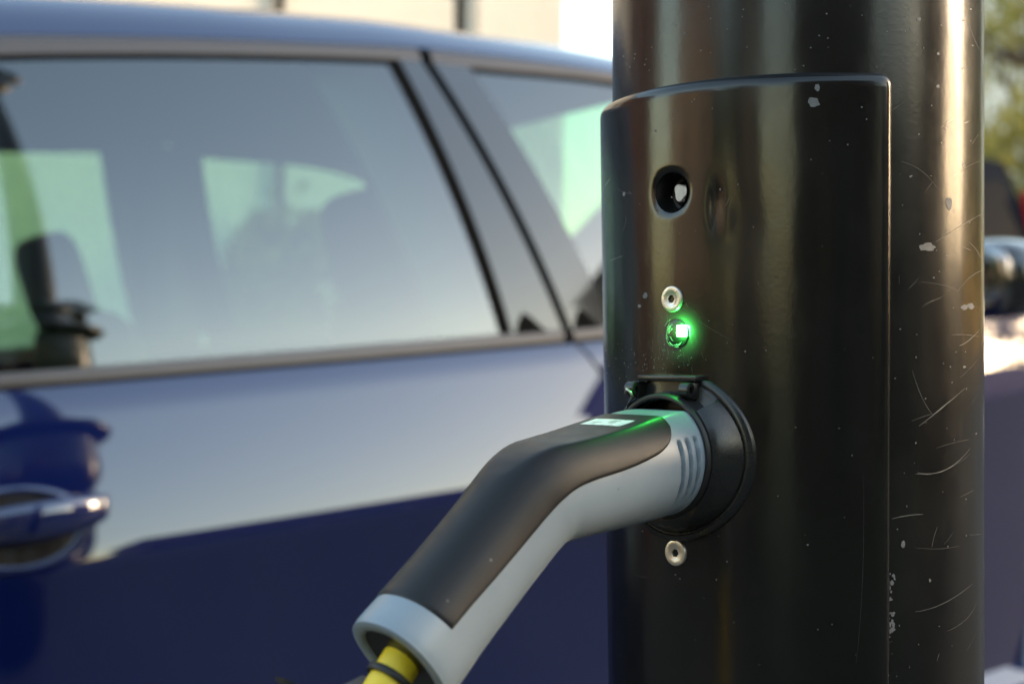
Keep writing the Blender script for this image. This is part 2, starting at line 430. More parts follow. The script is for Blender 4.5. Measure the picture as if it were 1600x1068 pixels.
plate.data.materials[0] = paint_black('plate_paint_led_halo', .45, (_p.x - CX, _p.y - CY, _p.z))
def surf_frame(px, py, lift=0.):
    """frame on the plate under a picture point: z out of the column, x to the right, y up"""
    phi, z = hit_cyl(px, py, RC + .005)
    phi, z = hit_cyl(px, py, RC + plate_off(z))
    n = cdir(phi); t = cdir(phi + math.pi / 2)
    p = cpt(phi, z, RC + plate_off(z) + lift)
    return Matrix(((t.x, 0, n.x, p.x), (t.y, 0, n.y, p.y), (t.z, 1, n.z, p.z), (0, 0, 0, 1)))
# lock recess
F = surf_frame(1047, 300)
mb = MB(); mb.lathe([(A_H + .0002, -.0006), (A_H - .0004, -.0025), (A_H - .001, -.016), (0, -.016)], F, 48)
rec = local(mb.build('lock_recess', M['hole'], plate, deg=40))
mb = MB()
tri = []
for k in range(36):
    a = 2 * math.pi * k / 36; tri.append(.0040 * (1 + .17 * math.cos(3 * (a - .2))))
rows = [[F @ Vector((tri[k] * g * math.cos(2 * math.pi * k / 36) + .0012, tri[k] * g * math.sin(2 * math.pi * k / 36) + .0002, h)) for k in range(36)] for g, h in ((1, -.0155), (1, -.0068), (.93, -.0062), (.0, -.006))]
mb.grid(rows, close_v=True)
local(mb.build('triangle_key_pin', M['zinc'], rec, deg=40))
mb = MB(); mb.lathe([(A_H - .0012, -.0118), (.0066, -.0118), (.0066, -.0155)], F, 40)
local(mb.build('lock_sleeve', M['dark_steel'], rec, deg=30))
# countersunk socket screws
def screw(px, py):
    F = surf_frame(px, py, .0002)
    mb = MB()
    mb.lathe([(.0062, -.001), (.0062, .0007), (.0060, .0010), (.0057, .0011), (.0036, .0011), (.0034, .0010)], F, 40)
    # hexagonal socket
    hexr = []
    for k in range(40):
        a = (2 * math.pi * k / 40) % (math.pi / 3); hexr.append(.0018 / math.cos(a - math.pi / 6))
    mb.grid([[F @ Vector((.0034 * math.cos(2 * math.pi * k / 40), .0034 * math.sin(2 * math.pi * k / 40), .0010)) for k in range(40)],
             [F @ Vector((hexr[k] * math.cos(2 * math.pi * k / 40), hexr[k] * math.sin(2 * math.pi * k / 40), .0008)) for k in range(40)],
             [F @ Vector((hexr[k] * math.cos(2 * math.pi * k / 40), hexr[k] * math.sin(2 * math.pi * k / 40), -.003)) for k in range(40)]], close_v=True)
    o = local(mb.build('socket_screw', M['steel'], plate, deg=35))
    mb = MB(); mb.lathe([(.0026, -.0026), (0, -.0026)], F, 24); local(mb.build('screw_socket_floor', M['dark_steel'], o))
    # stamped grade marks
    mb = MB()
    for a0 in (20, 34, 48, 132, 146, 160, 250, 264, 278, 292):
        a = R(a0 + random.uniform(-2, 2)); c = Vector((.0047 * math.cos(a), .0047 * math.sin(a), .00108))
        mb.box((-.0004, -.00012, 0), (.0004, .00012, .00035), F @ Matrix.Translation(c) @ Matrix.Rotation(a + random.choice((0, 1.5)), 4, 'Z'))
    local(mb.build('stamped_mark', M['steel'], o, smooth=False))
screw(1051, 467); screw(1057, 863)
# indicator light
F = surf_frame(1058, 521, .0002)
mb = MB(); mb.lathe([(.0068, -.0006), (.0067, .0001), (.0064, .00022), (0, .0003)], F, 48)
lens = local(mb.build('indicator_lens', M['black_plastic'], plate, deg=40))
mb = MB()
sq = []
for k in range(32):
    a = 2 * math.pi * k / 32
    x = max(-.0012, min(.0030, .0046 * math.cos(a))); y = max(-.0026, min(.0028, .0046 * math.sin(a)))
    sq.append((x + .0030, y + .0012))
mb.grid([[F @ Vector((x, y, .0003)) for x, y in sq], [F @ Vector((x, y, .0012)) for x, y in sq], [F @ Vector((.0036 + (x - .0036) * .85, .0012 + (y - .0012) * .85, .0028)) for x, y in sq], [F @ Vector((.0036, .0012, .0033))] * 1 * len(sq)], close_v=True)
local(mb.build('green_led', M['led'], lens, deg=60))
def scr_ribbon(mb, pts3, nrm, w):
    rows = []
    for i, p in enumerate(pts3):
        t = (pts3[min(i + 1, len(pts3) - 1)] - pts3[max(0, i - 1)]).normalized(); s = t.cross(nrm[i]).normalized()
        f = i / (len(pts3) - 1); ww = w * (.15 + .85 * math.sin(math.pi * (.06 + .88 * f)) ** .8) * random.uniform(.7, 1.2)
        rows.append([p + s * ww * .5, p - s * ww * .5])
    mb.grid(rows)
mb = MB()
for k in range(22):
    r = random.uniform(.0028, .0070); a0 = random.uniform(2.0, 4.9); da = random.uniform(.25, .9)
    pts = [F @ Vector((r * math.cos(a0 + da * i / 10) + random.uniform(-.0004, .0004) + .0006 * math.sin(k), r * math.sin(a0 + da * i / 10) * 1.15, .0006)) for i in range(11)]
    scr_ribbon(mb, pts, [F.to_3x3() @ Vector((0, 0, 1))] * 11, random.uniform(.00008, .00022))
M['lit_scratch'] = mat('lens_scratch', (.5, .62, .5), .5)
tag(local(mb.build('lens_scratches', M['lit_scratch'], lens, smooth=False)), kind='stuff')

# --- charging socket
SZ = .9963
A = cdir(PHI_S); T = cdir(PHI_S + math.pi / 2)
S0 = cpt(PHI_S, SZ, RC + .0045)
FS = Matrix(((T.x, 0, A.x, S0.x), (T.y, 0, A.y, S0.y), (T.z, 1, A.z, S0.z), (0, 0, 0, 1)))
RO = .0394
def sag(x): return -(RC + .0045 - math.sqrt((RC + .0045) ** 2 - x * x))
# radius, height, how far it has left the curve of the column
prof = [(RO + .0014, -.006, 0), (RO + .0014, .0010, 0), (RO + .0006, .0020, 0), (RO - .0012, .0024, 0), (RO - .0018, .0014, 0), (RO - .0024, .0014, 0), (RO - .0030, .0030, .06), (RO - .0040, .0052, .15), (RO - .0054, .0076, .34), (RO - .0068, .0092, .58),
        (RO - .0080, .0100, .8), (RO - .0090, .0102, 1), (.0284, .0100, 1), (.0280, .0090, 1), (.0280, -.004, 1)]
mb = MB(); NS = 180; rows = []
for (r, h, f) in prof:
    row = []
    for k in range(NS):
        a = 2 * math.pi * k / NS; up = math.cos(a - math.pi / 2)
        x, y, hh = r * math.cos(a), r * math.sin(a), h + (1 - f) * sag(r * math.cos(a))
        if up > .74 and r > .0290 and h > .0026: hh = .0020 + (1 - f) * sag(x)      # hinge bay cut into the upper rim
        if y > .0355: y = .0355 + (y - .0355) * .25
        row.append(FS @ Vector((x, y, hh)))
    rows.append(row)
mb.grid(rows, close_v=True)
ring = local(mb.build('socket_ring', M['black_plastic'], plate, deg=38))
mb = MB(); mb.box((-.0185, .0352, -.008), (.0170, .0380, .0062), FS, .0008)
local(mb.build('hinge_lip', M['black_plastic'], ring, deg=30))
for sx in (-.0205, .0125):
    mb = MB()
    mb.box((sx - .003, .0265, -.004), (sx + .003, .0352, .0055), FS, .0015)
    FH = FS @ Matrix.Translation((sx, .0312, .0066)) @ Matrix.Rotation(R(90), 4, 'Y')
    mb.lathe([(.0, -.0028), (.0032, -.0028), (.0036, -.0022), (.0036, .0022), (.0032, .0028), (.0016, .0028), (.0016, .001), (0, .001)], FH, 28)
    local(mb.build('hinge_knuckle', M['black_plastic'], ring, deg=30))
mb = MB(); mb.tube([FS @ Vector((-.0225, .0290, .0098)), FS @ Vector((-.0200, .0312, .0116)), FS @ Vector((-.0178, .0295, .0112)), FS @ Vector((-.0178, .0272, .0098))], .0007, 8)
local(mb.build('hinge_spring', M['steel'], ring))

# --- scratches, chips and rub marks on the column
def col_pts(pxs, r): 
    out = []; nn = []
    for px, py in pxs:
        phi, z = hit_cyl(px, py, r); out.append(cpt(phi, z, r)); nn.append(cdir(phi))
    return out, nn
def bez(p, n=12):
    out = []
    for i in range(n + 1):
        t = i / n
        if len(p) == 2: out.append((lerp(p[0][0], p[1][0], t), lerp(p[0][1], p[1][1], t)))
        else: out.append(tuple((1 - t) ** 2 * p[0][k] + 2 * t * (1 - t) * p[1][k] + t * t * p[2][k] for k in (0, 1)))
    return out
mb = MB()
SCR = [(((1462, 378), (1500, 352), (1537, 333)), 3.0), (((1514, 378), (1527, 388), (1535, 408)), 3.5), (((1505, 386), (1517, 391)), 2.5), (((1497, 455), (1512, 430), (1535, 422)), 3),
       (((1440, 440), (1490, 446), (1497, 455)), 1.6), (((1436, 665), (1470, 640), (1508, 606)), 3.6), (((1450, 655), (1475, 632), (1490, 622)), 2.2), (((1434, 738), (1480, 748), (1516, 700)), 4.0), (((1430, 740), (1455, 741)), 2.2),
       (((1394, 810), (1420, 803), (1442, 803)), 4.0), (((1456, 855), (1458, 840), (1465, 822)), 2.2), (((1430, 955), (1475, 950), (1520, 911)), 2.4),
       (((1480, 985), (1515, 972), (1526, 940)), 2.0), (((1499, 540), (1515, 534), (1530, 515)), 4.5),
       (((1488, 523), (1510, 521), (1530, 526)), 1.8), (((1500, 590), (1515, 577), (1527, 562)), 1.8), (((1425, 577), (1440, 630), (1460, 650)), 1.8), (((1408, 252), (1445, 262), (1464, 294)), 1.4),
       (((1480, 350), (1479, 340), (1486, 325)), 1.6), (((1405, 445), (1405, 430)), 1.2), (((1440, 480), (1460, 468), (1475, 462)), 1.2), 
       (((1430, 855), (1470, 860), (1500, 852)), 1.0), (((1500, 776), (1515, 769), (1522, 765)), 1.4), (((1390, 175), (1400, 168), (1412, 160)), 1.4), (((1470, 200), (1480, 190), (1490, 186)), 1.1), (((1515, 40), (1525, 70), (1532, 80)), 1.3),
       (((1462, 700), (1490, 690), (1515, 686)), 1.0), (((1475, 850), (1485, 838), (1490, 830)), 1.2), (((1446, 300), (1452, 290), (1458, 284)), 1.2), (((1490, 275), (1505, 262), (1530, 252)), 1.3),
       (((1350, 1052), (1360, 1045), (1372, 1035)), 1.2), (((1464, 1032), (1466, 1024), (1468, 1020)), 2), (((1360, 1005), (1380, 1010), (1395, 1000)), 2.0)]
for p, w in SCR:
    pts, nn = col_pts(bez(p), RC + .00012)
    scr_ribbon(mb, pts, nn, w * .000095)
for k in range(10):     # hairlines
    x = random.uniform(1392, 1530); y = random.uniform(30, 1050); a = random.gauss(-.5, .5); L = random.uniform(8, 40)
    p = [(x, y), (x + L * math.cos(a) * .5, y + L * math.sin(a) * .5 + random.uniform(-4, 4)), (min(1534, x + L * math.cos(a)), y + L * math.sin(a))]
    pts, nn = col_pts(bez(p, 8), RC + .0001)
    scr_ribbon(mb, pts, nn, random.uniform(.00006, .00015))
tag(local(mb.build('scratches', M['scratch'], lamp, smooth=False)), kind='stuff')
def chip(mb, px, py, rx, ry, r, seed):
    rnd = random.Random(seed); phi0, z0 = hit_cyl(px, py, r); n = 16; ring_ = []
    sx = .00030 / max(.3, math.cos(phi0)); sy = .00030
    for k in range(n):
        a = 2 * math.pi * k / n; g = rnd.uniform(.72, 1.18)
        ring_.append(cpt(phi0 + rx * g * math.cos(a) * sx / RC, z0 + ry * g * math.sin(a) * sy, r))
    b = len(mb.v); mb.add([cpt(phi0, z0, r)] + ring_, [(0, 1 + k, 1 + (k + 1) % n) for k in range(n)])
mb = MB()
for q in ((1450, 386, 14, 7), (1483, 319, 5, 11), (1436, 30, 4, 3), (1466, 135, 3, 3), (1466, 84, 2.5, 2.5), (1517, 478, 8, 5), (1507, 480, 7, 4), (1453, 906, 2, 3), (1411, 850, 3, 6), (1507, 573, 3, 2)):
    chip(mb, *q, RC + .00015, int(q[0] * 7 + q[1]))
for k in range(46):
    chip(mb, random.uniform(965, 1530), random.uniform(5, 110), random.uniform(.5, 1.6), random.uniform(.5, 1.6), RC + .00015, k)
    chip(mb, random.uniform(1390, 1530), random.uniform(120, 1060), random.uniform(.5, 1.5), random.uniform(.5, 1.8), RC + .00015, k + 99)
for k in range(34):
    chip(mb, random.uniform(1384, 1398), random.choice((random.gauss(895, 20), random.gauss(980, 18), random.uniform(840, 1000))), random.uniform(1, 3), random.uniform(1.5, 5), RC + .00018, k + 300)
tag(local(mb.build('paint_chips', M['chip'], lamp, smooth=False)), kind='stuff')
mb = MB()
def pchip(px, py, rx, ry, seed): 
    phi, z = hit_cyl(px, py, RC + .005); chip(mb, px, py, rx, ry, RC + plate_off(z) + .00022, seed)
pchip(1272, 160, 8, 9, 4); pchip(1008, 462, 4, 5, 5); pchip(999, 478, 3, 3, 6); pchip(975, 303, 3, 4, 8); pchip(1277, 137, 4, 6, 9)
for k in range(60): pchip(random.uniform(955, 1365), random.uniform(150, 1050), random.uniform(.4, 1.4), random.uniform(.4, 1.6), 500 + k)
for k in range(60): pchip(random.gauss(1020, 40), random.gauss(560, 16), random.uniform(.3, 1.0), random.uniform(.4, 1.6), 700 + k)
tag(local(mb.build('paint_chips', M['chip'], plate, smooth=False)), kind='stuff')
mb = MB()
def pscr(p, w):
    out = []; nn = []
    for px, py in bez(p, 8):
        phi, z = hit_cyl(px, py, RC + .005); rr = RC + plate_off(z) + .0002; out.append(cpt(phi, z, rr)); nn.append(cdir(phi))
    scr_ribbon(mb, out, nn, w * .000095)
for p, w in ((((969, 294), (976, 304), (992, 302)), 1.6), (((979, 338), (983, 345), (975, 362)), 1.6), (((955, 408), (965, 402), (975, 400)), 1.4), (((985, 298), (990, 304)), 1.5), (((948, 292), (952, 285), (957, 278)), 1.3), (((1134, 322), (1140, 315), (1141, 308)), 1.6),
             (((1090, 500), (1120, 520), (1150, 535)), .7), (((1350, 740), (1355, 900), (1340, 1040)), .5), (((985, 895), (1000, 905), (1012, 900)), .6)): pscr(p, w)
for k in range(40):
    x = random.gauss(1046, 22); y = random.gauss(528, 18); L = random.uniform(6, 22); pscr(((x, y), (x + random.uniform(-3, 3), y + L / 2), (x + random.uniform(-4, 4), y + L)), random.uniform(.4, .9))
tag(local(mb.build('scratches', M['scratch'], plate, smooth=False)), kind='stuff')

# ================================================================== charging plug and cable
plug = empty('charging_plug', tuple(S0))
tag(plug, 'grey and black charging plug with bent handle and yellow cable, pushed into the socket', 'charging plug')
# centre line in the plug's upright plane: distance out of the socket, height; half height, half width, flat of the top, squareness
ST = [(.0085, -.0003, .0274, .0274, .0222, 2.05), (.018, -.0008, .0274, .0274, .0222, 2.05), (.034, -.0026, .0270, .0270, .0216, 2.1), (.050, -.0046, .0262, .0260, .0206, 2.2), (.066, -.0067, .0252, .0246, .0200, 2.25),
      (.082, -.0089, .0242, .0234, .0200, 2.3), (.0915, -.0108, .0236, .0226, .0208, 2.3), (.0985, -.0140, .0232, .0220, .0216, 2.3), (.1055, -.0190, .0228, .0212, .0226, 2.3), (.118, -.0294, .0225, .0204, .026, 2.3),
      (.133, -.0416, .0224, .0204, .03, 2.3), (.148, -.0536, .0225, .0208, .03, 2.3), (.166, -.0680, .0234, .0220, .03, 2.25), (.171, -.0720, .0232, .0217, .03, 2.25)]
sfn = [spline([(i, s[k]) for i, s in enumerate(ST)]) for k in range(6)]
def plug_frame(i):
    p = Vector((sfn[0](i), sfn[1](i))); q = Vector((sfn[0](i + .02), sfn[1](i + .02))) - Vector((sfn[0](i - .02), sfn[1](i - .02))); q.normalize()
    return p, q, Vector((-q.y, q.x))
def groove(s, b):
    """three finger grooves on each side of the head"""
    d = 0
    bb = abs(((b + math.pi) % (2 * math.pi)) - math.pi)
    for g in (.0165, .0220, .0275):
        e = abs(s - g - .0012 * (bb - 1.5))
        if e < .0014 and R(66) < bb < R(140):
            fade = min(1, (bb - R(66)) / R(3)) * min(1, (R(140) - bb) / R(30))
            d = max(d, .0021 * min(1, (.0014 - e) / .0005) * fade)
    return d
def plug_pt(i, b, off=0., gr=True):
    p, q, nn = plug_frame(i); hh, hw, cl, ex = (sfn[k](i) for k in (2, 3, 4, 5))
    def sp(x): return math.copysign(abs(x) ** (2 / ex), x)
    y = hh * sp(math.cos(b)); x = hw * sp(math.sin(b))
    if y > 0: y = smin(y, cl, .0007)
    r = math.hypot(x, y); g = groove(p.x, b) if gr else 0
    k = (r + off - g) / r
    x *= k; y *= k
    s = p.x + nn.x * y; z = p.y + nn.y * y
    return S0 + A * s + Vector((0, 0, z)) + T * x
def idx_of_s(s):
    lo, hi = 0., 13.
    for _ in range(40):
        m = (lo + hi) / 2
        if sfn[0](m) < s: lo = m
        else: hi = m
    return (lo + hi) / 2
NB = 180
fine = [idx_of_s(.0085 + .0004 * k) for k in range(64)]
rest = [fine[-1] + (13 - fine[-1]) * k / 70 for k in range(1, 71)]
mb = MB()
rows = [[plug_pt(i, 2 * math.pi * k / NB) for k in range(NB)] for i in fine + rest]
for off, di in ((-.0008, 13.06), (-.0020, 13.09), (-.0046, 13.08), (-.0056, 12.95), (-.0060, 11.6)):
    rows.append([plug_pt(di, 2 * math.pi * k / NB, off) for k in range(NB)])
mb.grid(rows, close_v=True)
shell = local(mb.build('plug_shell', M['grey_plastic'], plug, deg=60))
mb = MB()
rows = [[plug_pt(12.75, 2 * math.pi * k / 48, o) for k in range(48)] for o in (-.0058, -.012, -.0200)]
mb.grid(rows, close_v=True)
local(mb.build('handle_cavity', M['hole'], plug))
# rubber collar between plug and socket
mb = MB(); mb.lathe([(.0270, .004), (.0290, .0045), (.0296, .0085), (.0294, .0112), (.0286, .0122), (.0276, .0122), (.0268, .011)], FS, 96)
local(mb.build('collar_ring', M['rubber'], plug, deg=50))
# soft black cover on top of the handle
I0, I1 = idx_of_s(.0270), 11.62
bmax = spline([(I0, R(40)), (I0 + .05, R(52)), (idx_of_s(.0315), R(64)), (idx_of_s(.037), R(72)), (idx_of_s(.044), R(77)), (idx_of_s(.06), R(82)), (idx_of_s(.08), R(84)), (idx_of_s(.098), R(86)), (9, R(85)), (10.4, R(82)), (I1, R(78))])
NJ = 72; rows = []
iis = [I0, I0 + .012, I0 + .03, I0 + .06] + [lerp(I0 + .1, I1 - .12, k / 90) for k in range(91)] + [I1 - .06, I1 - .03, I1 - .012, I1]
for n_, i in enumerate(iis):
    row = []
    for j in range(NJ + 1):
        f = -1 + 2 * j / NJ; b = f * bmax(i)
        eb = (1 - abs(f)) * bmax(i) * .022; ei = min(i - I0, I1 - i) * .0155
        de = min(eb, ei); o = lerp(-.0010, .0007, math.sqrt(max(0, 1 - (max(0, .0016 - de) / .0016) ** 2)))
        ii = i + (-.06 * abs(f) ** 2.0 if i > 9 else 0) * max(0, (i - 9) / (I1 - 9))
        row.append(plug_pt(ii, b, o, False))
    rows.append(row)
mb = MB(); mb.grid(rows)
cover = local(mb.build('grip_cover', M['grip'], plug))
# printed sticker let into the flat top
mb = MB(); ia, ib = idx_of_s(.040), idx_of_s(.051); rows = []
for k in range(9):
    i = lerp(ia, ib, k / 8)
    rows.append([plug_pt(i, lerp(R(-24), R(24), j / 10), .00085, False) for j in range(11)])
mb.grid(rows)
stk = local(mb.build('sticker', M['sticker'], cover))
nt = M['sticker'].node_tree; n = nt.nodes; l = nt.links
tc = n.new('ShaderNodeTexCoord'); nz = n.new('ShaderNodeTexNoise'); nz.inputs['Scale'].default_value = 240; l.new(tc.outputs['Object'], nz.inputs['Vector'])
rp = n.new('ShaderNodeValToRGB'); rp.color_ramp.elements[0].position = .40; rp.color_ramp.elements[1].position = .5
rp.color_ramp.elements[0].color = (.35, .42, .40, 1); rp.color_ramp.elements[1].color = (.76, .80, .78, 1)
l.new(nz.outputs[0], rp.inputs[0]); l.new(rp.outputs[0], n['Principled BSDF'].inputs['Base Color'])
# cable
def plug_rel(s, z, x=0.): return S0 + A * s + Vector((0, 0, z)) + T * x
g = street(S_COL + .05, .35).z + .010
cp = [plug_rel(.145, -.0505), plug_rel(.162, -.0640), plug_rel(.174, -.0755), plug_rel(.186, -.092), plug_rel(.202, -.135), plug_rel(.222, -.22), plug_rel(.25, -.40), plug_rel(.27, -.65), plug_rel(.30, -.84), plug_rel(.34, -.93)]
e = cp[-1]; cp += [Vector((e.x - .06, e.y - .03, g + .02)), Vector((e.x - .2, e.y + .05, g - .002)), Vector((e.x - .35, e.y + .3, g - .01)), Vector((e.x - .3, e.y + .6, g - .008)), Vector((e.x + .1, e.y + .85, g)), Vector((e.x + .8, e.y + 1.2, g + .04)), Vector((e.x + 1.6, e.y + 1.7, g + .1)), Vector((e.x + 1.9, e.y + 1.95, g + .14))]
fx = [spline([(i, c[k]) for i, c in enumerate(cp)]) for k in range(3)]
pts = [Vector((fx[0](t), fx[1](t), fx[2](t))) for t in [(len(cp) - 1) * k / 170 for k in range(171)]]
mb = MB(); mb.tube(pts, .0082, 20)
cable = local(mb.build('cable', M['yellow'], plug))
gt_ = 1.25; g0 = Vector((fx[0](gt_), fx[1](gt_), fx[2](gt_))); gd = (Vector((fx[0](gt_ + .1), fx[1](gt_ + .1), fx[2](gt_ + .1))) - g0).normalized()
FG = Matrix.Translation(g0) @ gd.to_track_quat('Z', 'Y').to_matrix().to_4x4()
mb = MB(); mb.lathe([(.0158, -.010), (.0158, -.001), (.0150, .0004), (.0128, .0010), (.0118, .0030), (.0106, .0044), (.0082, .0046)], FG, 40)
local(mb.build('cable_gland', M['rubber'], plug, deg=40))
# strap of the dust cap, looped round the cable
ct = 2.15; c0 = Vector((fx[0](ct), fx[1](ct), fx[2](ct))); cd = (Vector((fx[0](ct + .1), fx[1](ct + .1), fx[2](ct + .1))) - c0).normalized()
q = cd.to_track_quat('Z', 'Y').to_matrix().to_4x4(); FQ = Matrix.Translation(c0) @ q
mb = MB(); mb.lathe([(.0083, -.0014), (.0100, -.0014), (.0104, -.0008), (.0104, .0008), (.0100, .0014), (.0083, .0014)], FQ, 40)
strap = local(mb.build('cap_strap', M['rubber'], plug, deg=50))
mb = MB()
c1 = c0 - T * .006 + A * .006
tail = [c1, c1 + A * .006 + Vector((0, 0, -.003)) - T * .003, c1 + A * .013 - T * .008 + Vector((0, 0, -.0045)), c1 + A * .020 - T * .016 + Vector((0, 0, -.003)), c1 + A * .026 - T * .022 + Vector((0, 0, .0005))]
rows = []
for i, p in enumerate(tail):
    w = [.004, .0042, .004, .0038, .003][i]; h = .0011
    rows.append([p + Vector((0, 0, h)) + T * w, p + Vector((0, 0, h)) - T * w, p - Vector((0, 0, h)) - T * w, p - Vector((0, 0, h)) + T * w])
mb.grid(rows, close_v=True); mb.f += [(len(mb.v) - 4, len(mb.v) - 3, len(mb.v) - 2, len(mb.v) - 1)]
local(mb.build('strap_tail', M['rubber'], strap, deg=40))

# ================================================================== blue car
CAR_O = INW * P0; CAR_O = Vector((CAR_O.x, CAR_O.y, hill(0) - .12))
F3 = (D * math.cos(HILL) + Vector((0, 0, math.sin(HILL)))); UP3 = (Vector((0, 0, math.cos(HILL))) - D * math.sin(HILL))
def px2car(px, py, w):
    d = ray(px, py); o = Vector((0, 0, CAMZ))
    t = (P0 - w) / d.dot(INW)
    p = o + d * t - CAR_O
    return p.dot(F3), p.dot(UP3)
WID = 1.90
def barrel(u):
    b = -((u - 1.6) ** 2) / 24.
    if u > 3.0: b -= .36 * ((u - 3.0) / .62) ** 2.4
    if u < -.35: b -= .26 * ((-.35 - u) / .62) ** 2.6
    return b
def level(pts, wb):
    out = []
    for px, py in pts:
        w = wb
        for _ in range(6):
            u, v = px2car(px, py, w); w = wb + barrel(u)
        out.append((u, v))
    return out
def px_u(px, py, wb):
    return level([(px, py)], wb)[0][0]
L_c = level([(260, 855), (716, 776)], 0); L_s = level([(0, 644), (940, 550)], -.062); L_b = level([(0, 611), (940, 532)], -.088)
L_gb = level([(0, 584), (780, 522)], -.094)
vc = poly(L_c); vsh = poly(L_s); vb = poly(L_b); vgb = poly(L_gb)
L_gt = level([(0, 85), (300, 83), (610, 92), (730, 106), (957, 134)], -.272)
L_rb = level([(0, 53), (300, 58), (500, 67), (660, 76), (960, 121)], -.285)
ua, va = L_gt[0]; ub, vb_ = L_gt[-1]
gt = spline([(-.98, va - .44), (-.80, va - .27), (-.55, va - .12), (-.25, va - .045), (ua - .15, va - .014)] + L_gt + [(ub + .25, vb_ - .06), (ub + .5, vb_ - .165), (ub + .75, vb_ - .29), (ub + .95, vb_ - .40)])
ua, va2 = L_rb[0]; ubr, vbr = L_rb[-1]
rb = spline([(-.98, va2 - .44), (-.80, va2 - .27), (-.55, va2 - .115), (-.25, va2 - .04), (ua - .15, va2 - .012)] + L_rb + [(ubr + .25, vbr - .055), (ubr + .5, vbr - .16), (ubr + .75, vbr - .285), (ubr + .95, vbr - .395)])
TA0, TA1 = math.tan(R(11)), math.tan(R(18))
def fl(u): return lerp(1, .42, max(0, min(1, (u - 1.75) / .5)))     # the shoulder flattens towards the wing
def rowvw(u, k):
    c, s_, b = vc(u), vsh(u), vb(u)
    low = [(.20, -.10), (.26, -.035), (.315, .012), (.342, .014), (.372, -.022), (.46, -.028), (.56, -.027), (c - .07, -.013), (c - .015, -.0012), (c - .004, 0.0)]
    if k < len(low): v, w = low[k]
    elif k < len(low) + 12:
        qf = (k - len(low)) / 11; h = s_ - c - .004; v = c + .004 + h * qf; w = -.0008 - fl(u) * h * (TA0 * qf + (TA1 - TA0) * qf * qf / 2)
    else:
        h = s_ - c - .004; ws = -.0008 - fl(u) * h * (TA0 + TA1) / 2
        v = b; w = ws - (b - s_) * math.tan(R(37))
    return v, w
NROW = 23
WB = lambda u: rowvw(u, NROW - 1)[1]
def greenw(u, v):
    h = max(0, v - vb(u)); return WB(u) - .003 - h * math.tan(R(8)) - h * h * (math.tan(R(31)) - math.tan(R(8))) / (2 * .45)
car = empty('parked_car', tuple(CAR_O))
car.rotation_euler = Matrix(((F3.x, INW.x, UP3.x), (F3.y, INW.y, UP3.y), (F3.z, INW.z, UP3.z))).to_euler()
tag(car, 'glossy dark blue hatchback parked beside the black lamp column', 'car')
def cp_(u, v, w, far=False): return Vector((u, (WID + w) if far else -w, v))
AX_F, AX_R, AR, WV = 2.86, -.14, .345, .315
def arch(u):
    m = 0
    for ax in (AX_F, AX_R):
        d = abs(u - ax)
        if d < AR: m = max(m, WV + math.sqrt(AR * AR - d * d))
    return m
def body_pt(u, k, far, inset=0.):
    v, w = rowvw(u, k); a = arch(u)
    if v < a:
        vv = [rowvw(u, j) for j in range(NROW)]
        for j in range(NROW - 1):
            if vv[j][0] <= a <= vv[j + 1][0]:
                f = (a - vv[j][0]) / (vv[j + 1][0] - vv[j][0]); w = lerp(vv[j][1], vv[j + 1][1], f); break
        v = a
    return cp_(u, v, w + barrel(u) - inset, far)
def body_panel(name, uL, uR, far, m, n=28, k0=0, extra=()):
    mb = MB(); rows = []
    for k in range(k0, NROW):
        a, b = uL(k), uR(k); us = sorted([lerp(a, b, i / n) for i in range(n + 1)] + [min(b, max(a, e)) for e in extra])
        rows.append([body_pt(a, k, far, .02)] + [body_pt(u, k, far) for u in us] + [body_pt(b, k, far, .02)])
    mb.grid(rows)
    # folded top edge
    mb.grid([rows[-1], [p + Vector((0, (-.02 if far else .02), -.004)) for p in rows[-1]]])
    o = mb.build(name, m, car, deg=24); return o
# shut lines as functions of the row
uB = px_u(888, 528, -.088)
def shutB(k):
    v = rowvw(uB, k)[0]; return uB + min(.17, max(0, (vb(uB) - v)) * .55)
def shutC(k):
    v = rowvw(0, k)[0]; t = (vb(0) - v); return -.06 + (.0 if t < .2 else min(.30, (t - .2) * 1.1))
def shutA(k): return 2.13
GAP = .0035
doors = {}
for far in (False, True):
    ar = [AX_R - AR + 2 * AR * i / 24 for i in range(25)]; af = [AX_F - AR + 2 * AR * i / 24 for i in range(25)]
    body_panel('quarter_panel', lambda k: -.97, lambda k: shutC(k) - GAP, far, M['blue'], 24, 0, ar)
    dr = body_panel('rear_door', lambda k: shutC(k) + GAP, lambda k: shutB(k) - GAP, far, M['blue'], 34, 4, ar)
    df = body_panel('front_door', lambda k: shutB(k) + GAP, lambda k: shutA(k) - GAP, far, M['blue'], 30, 4)
    body_panel('front_wing', lambda k: shutA(k) + GAP, lambda k: 3.64, far, M['blue'], 24, 0, af)
    mb = MB()   # sill under the doors
    rows = [[body_pt(lerp(shutC(4) + .02, 2.12, i / 30), k, far) for i in range(31)] for k in range(0, 5)]
    mb.grid(rows); mb.build('side_sill', M['blue'], car, deg=40)
    doors[far] = (dr, df)
# inner tub, dark, behind the panels
mb = MB()
for far in (False, True):
    rows = [[cp_(u, v, -.075 + barrel(u) - max(0, v - .72) * .36, far) for u in [-.9 + 4.45 * i / 30 for i in range(31)] ] for v in (.24, .45, .72, .85, .93)]
    mb.grid(rows)
mb.grid([[Vector((u, y, .24)) for u in (-.9, 3.55)] for y in (.1, WID - .1)])
mb.build('inner_tub', M['seal'], car, smooth=False)
